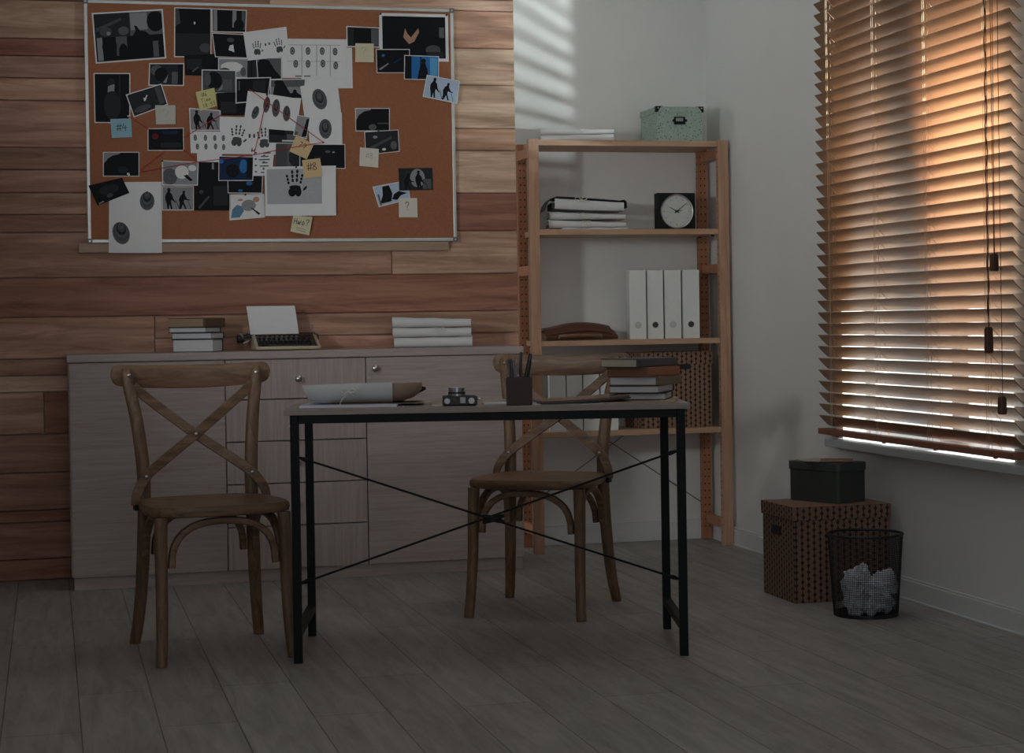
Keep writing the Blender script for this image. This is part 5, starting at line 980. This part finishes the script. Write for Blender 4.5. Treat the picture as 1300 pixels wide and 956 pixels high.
def flat(label, cat, name, u, v, z, w_, d_, ang, col, grp, lift=0):
    c, s = math.cos(R(23.7)), math.sin(R(23.7)); x = 2.688+u*c-v*s; y = 6.022+u*s+v*c
    m = MB(); rings = []
    for k in range(7):
        f = k/6; rings.append([Vector((-w_/2+w_*f, y_, q+lift*(1-f)**3)) for y_, q in ((-d_/2, 0), (d_/2, 0), (d_/2, .0012), (-d_/2, .0012))])
    m.loft(rings); return tag(m.obj(name, col, loc=(x, y, z), rot=R(23.7+ang)), label, cat, grp)
flat('larger white sheet at the left on the dark green-grey box', 'paper', 'paper_sheet', .065, .15, ZT, .17, .13, 58, mat('off_white_sheet', (.45, .42, .38), .7), 'papers on the dark box', .004)
flat('narrow white sheet half covered by the brown envelope on the dark box', 'paper', 'paper_sheet', .075, .12, ZT+.0014, .15, .12, 48, mat('grey_white_sheet', (.42, .41, .4), .7), 'papers on the dark box')
flat('flat brown envelope on top of the dark green-grey box', 'envelope', 'envelope', .085, .085, ZT+.0028, .15, .115, 40, mat('brown_envelope', (.22, .125, .085), .7), None)

# mesh bin with crumpled paper
wb = thing('wire_mesh_bin', 'black wire mesh waste bin on the floor in front of the printed box', 'waste bin', (2.632, 5.69, 0))
WIRE = mat('black_wire_mesh', (.008, .009, .010), .5)
m = MB(); seg, rows = 108, 36; rb, rt, hb = .106, .1235, .268; vs = []; fs = []
for j in range(rows+1):
    f = j/rows
    for k in range(seg):
        a = 2*math.pi*k/seg; vs.append(((rb+(rt-rb)*f)*math.cos(a), (rb+(rt-rb)*f)*math.sin(a), .008+(hb-.008)*f))
for j in range(rows):
    for k in range(seg): fs.append((j*seg+k, j*seg+(k+1) % seg, (j+1)*seg+(k+1) % seg, (j+1)*seg+k))
m.add(vs, fs); o = m.obj('mesh_wall', WIRE, wb); md = o.modifiers.new('wire', 'WIREFRAME'); md.thickness = .0019; md.use_even_offset = False
m = MB(); m.sweep([(rt*math.cos(2*math.pi*k/48), rt*math.sin(2*math.pi*k/48), hb+.003) for k in range(49)], .0045, seg=8, up=(0, 0, 1)); m.obj('rim', WIRE, wb, smooth=True)
m = MB(); m.lathe([(.0, 0), (rb+.001, 0), (rb+.001, .012), (rb-.002, .012), (rb-.002, .003), (.0, .003)], (0, 0, 0), 'z', 48); m.obj('base', WIRE, wb)
def crumple(label, x, y, z, r_, seed):
    bm = bmesh.new(); bmesh.ops.create_icosphere(bm, subdivisions=4, radius=1)
    of = Vector((seed*3.1, seed*1.7, seed*2.3))
    for v in bm.verts:
        p = v.co.copy(); d = 1.02+.4*(mnoise.noise(p*1.3+of))-.5*abs(mnoise.noise(p*2.1+of))-.34*abs(mnoise.noise(p*4.2+of))-.1*abs(mnoise.noise(p*9+of))
        v.co = p*d*r_; v.co.x *= 1.12; v.co.z *= .92
    me = bpy.data.meshes.new('crumpled_paper'); bm.to_mesh(me); bm.free(); me.materials.append(mat('crumpled_white_paper', (.66, .67, .74), .8, var=.03)); o = bpy.data.objects.new('crumpled_paper', me); C.objects.link(o)
    o.location = (2.632+x, 5.69+y, z); o.rotation_euler = (seed, seed*2, seed*.7); tag(o, label, 'crumpled paper', 'crumpled papers in the bin')
for i, (lab, x, y, z, r_) in enumerate((('crumpled white paper at the upper left in the mesh bin', -.044, -.030, .116, .056), ('crumpled white paper at the right in the mesh bin', .054, -.020, .100, .053), ('crumpled white paper at the centre of the mesh bin', .004, -.050, .092, .052),
        ('crumpled white paper low at the left in the mesh bin', -.052, -.026, .050, .047), ('crumpled white paper low at the front of the mesh bin', .002, -.058, .043, .042), ('crumpled white paper low at the right in the mesh bin', .052, -.028, .044, .044), ('crumpled white paper behind the others in the mesh bin', -.005, .045, .07, .058))):
    crumple(lab, x, y, z, r_, i+1)
# ------------------------------------------------------------------ light
def aim(o, tgt):
    d = Vector(tgt)-o.location; o.rotation_euler = d.to_track_quat('-Z', 'Y').to_euler()
def lamp(name, kind, loc, tgt, energy, col, **kw):
    l = bpy.data.lights.new(name, kind); l.energy = energy; l.color = col
    for k, v in kw.items(): setattr(l, k, v)
    o = bpy.data.objects.new(name, l); C.objects.link(o); o.location = loc; aim(o, tgt); return o
lamp('key_spot_lamp', 'SPOT', (-1.2, 4.1, 1.65), (2.3, 7.7, 1.9), 125, (.97, 1., .99), spot_size=R(58), spot_blend=1., shadow_soft_size=.2)
lamp('overhead_fill_light', 'AREA', (.6, 2.6, 2.7), (1.1, 6.2, .6), 11, (.94, .98, 1.), shape='RECTANGLE', size=2.4, size_y=1.6)  # unseen fill added below the ceiling for weak ambient light
lamp('rear_fill_light', 'AREA', (.2, -.7, 1.3), (.7, 7.2, .35), 15, (.97, .98, 1.), shape='RECTANGLE', size=1.6, size_y=1.)  # unseen fill added behind the camera to brighten the sideboard front
lamp('outdoor_strobe', 'POINT', (3.4, 5.40, 1.62), (0, 5, 1), 365, (.92, .985, .97), shadow_soft_size=.028)  # unseen strobe just outside the window, source of the slat stripes
w = bpy.data.worlds.new('sky'); SC.world = w; w.use_nodes = True
nt = w.node_tree; bg = nt.nodes['Background']; bg.inputs[1].default_value = 1.4
tc = nt.nodes.new('ShaderNodeTexCoord'); sp = nt.nodes.new('ShaderNodeSeparateXYZ'); rp = nt.nodes.new('ShaderNodeValToRGB')
rp.color_ramp.elements[0].position = .30; rp.color_ramp.elements[0].color = (.10, .10, .09, 1); rp.color_ramp.elements[1].position = .44; rp.color_ramp.elements[1].color = (.97, .96, .95, 1)
mr = nt.nodes.new('ShaderNodeMapRange'); mr.inputs['From Min'].default_value = -1; nt.links.new(tc.outputs['Generated'], sp.inputs[0]); nt.links.new(sp.outputs['Z'], mr.inputs['Value'])
nt.links.new(mr.outputs[0], rp.inputs['Fac']); nt.links.new(rp.outputs[0], bg.inputs[0])
# ------------------------------------------------------------------ camera
F = 2344.7; yaw, pit, rol = R(14.088), R(-.623), R(-.926)
f = Vector((math.sin(yaw)*math.cos(pit), math.cos(yaw)*math.cos(pit), math.sin(pit))); r = Vector((math.cos(yaw), -math.sin(yaw), 0)); u = r.cross(f)
r, u = math.cos(rol)*r+math.sin(rol)*u, -math.sin(rol)*r+math.cos(rol)*u
cd = bpy.data.cameras.new('camera'); cam = bpy.data.objects.new('camera', cd); C.objects.link(cam)
cam.matrix_world = Matrix(((r.x, u.x, -f.x, 0), (r.y, u.y, -f.y, 0), (r.z, u.z, -f.z, 1.0), (0, 0, 0, 1)))
cd.sensor_fit = 'HORIZONTAL'; cd.sensor_width = 36; cd.lens = F/1300*36; cd.shift_y = -45/1300; cd.clip_end = 60
SC.camera = cam
vs = SC.view_settings; vs.view_transform = 'Standard'; vs.look = 'None'; vs.gamma = 1; vs.use_curve_mapping = False; vs.exposure = 0
SC.cycles.max_bounces = 10; SC.cycles.diffuse_bounces = 6; SC.cycles.sample_clamp_indirect = 6; SC.cycles.use_denoising = True
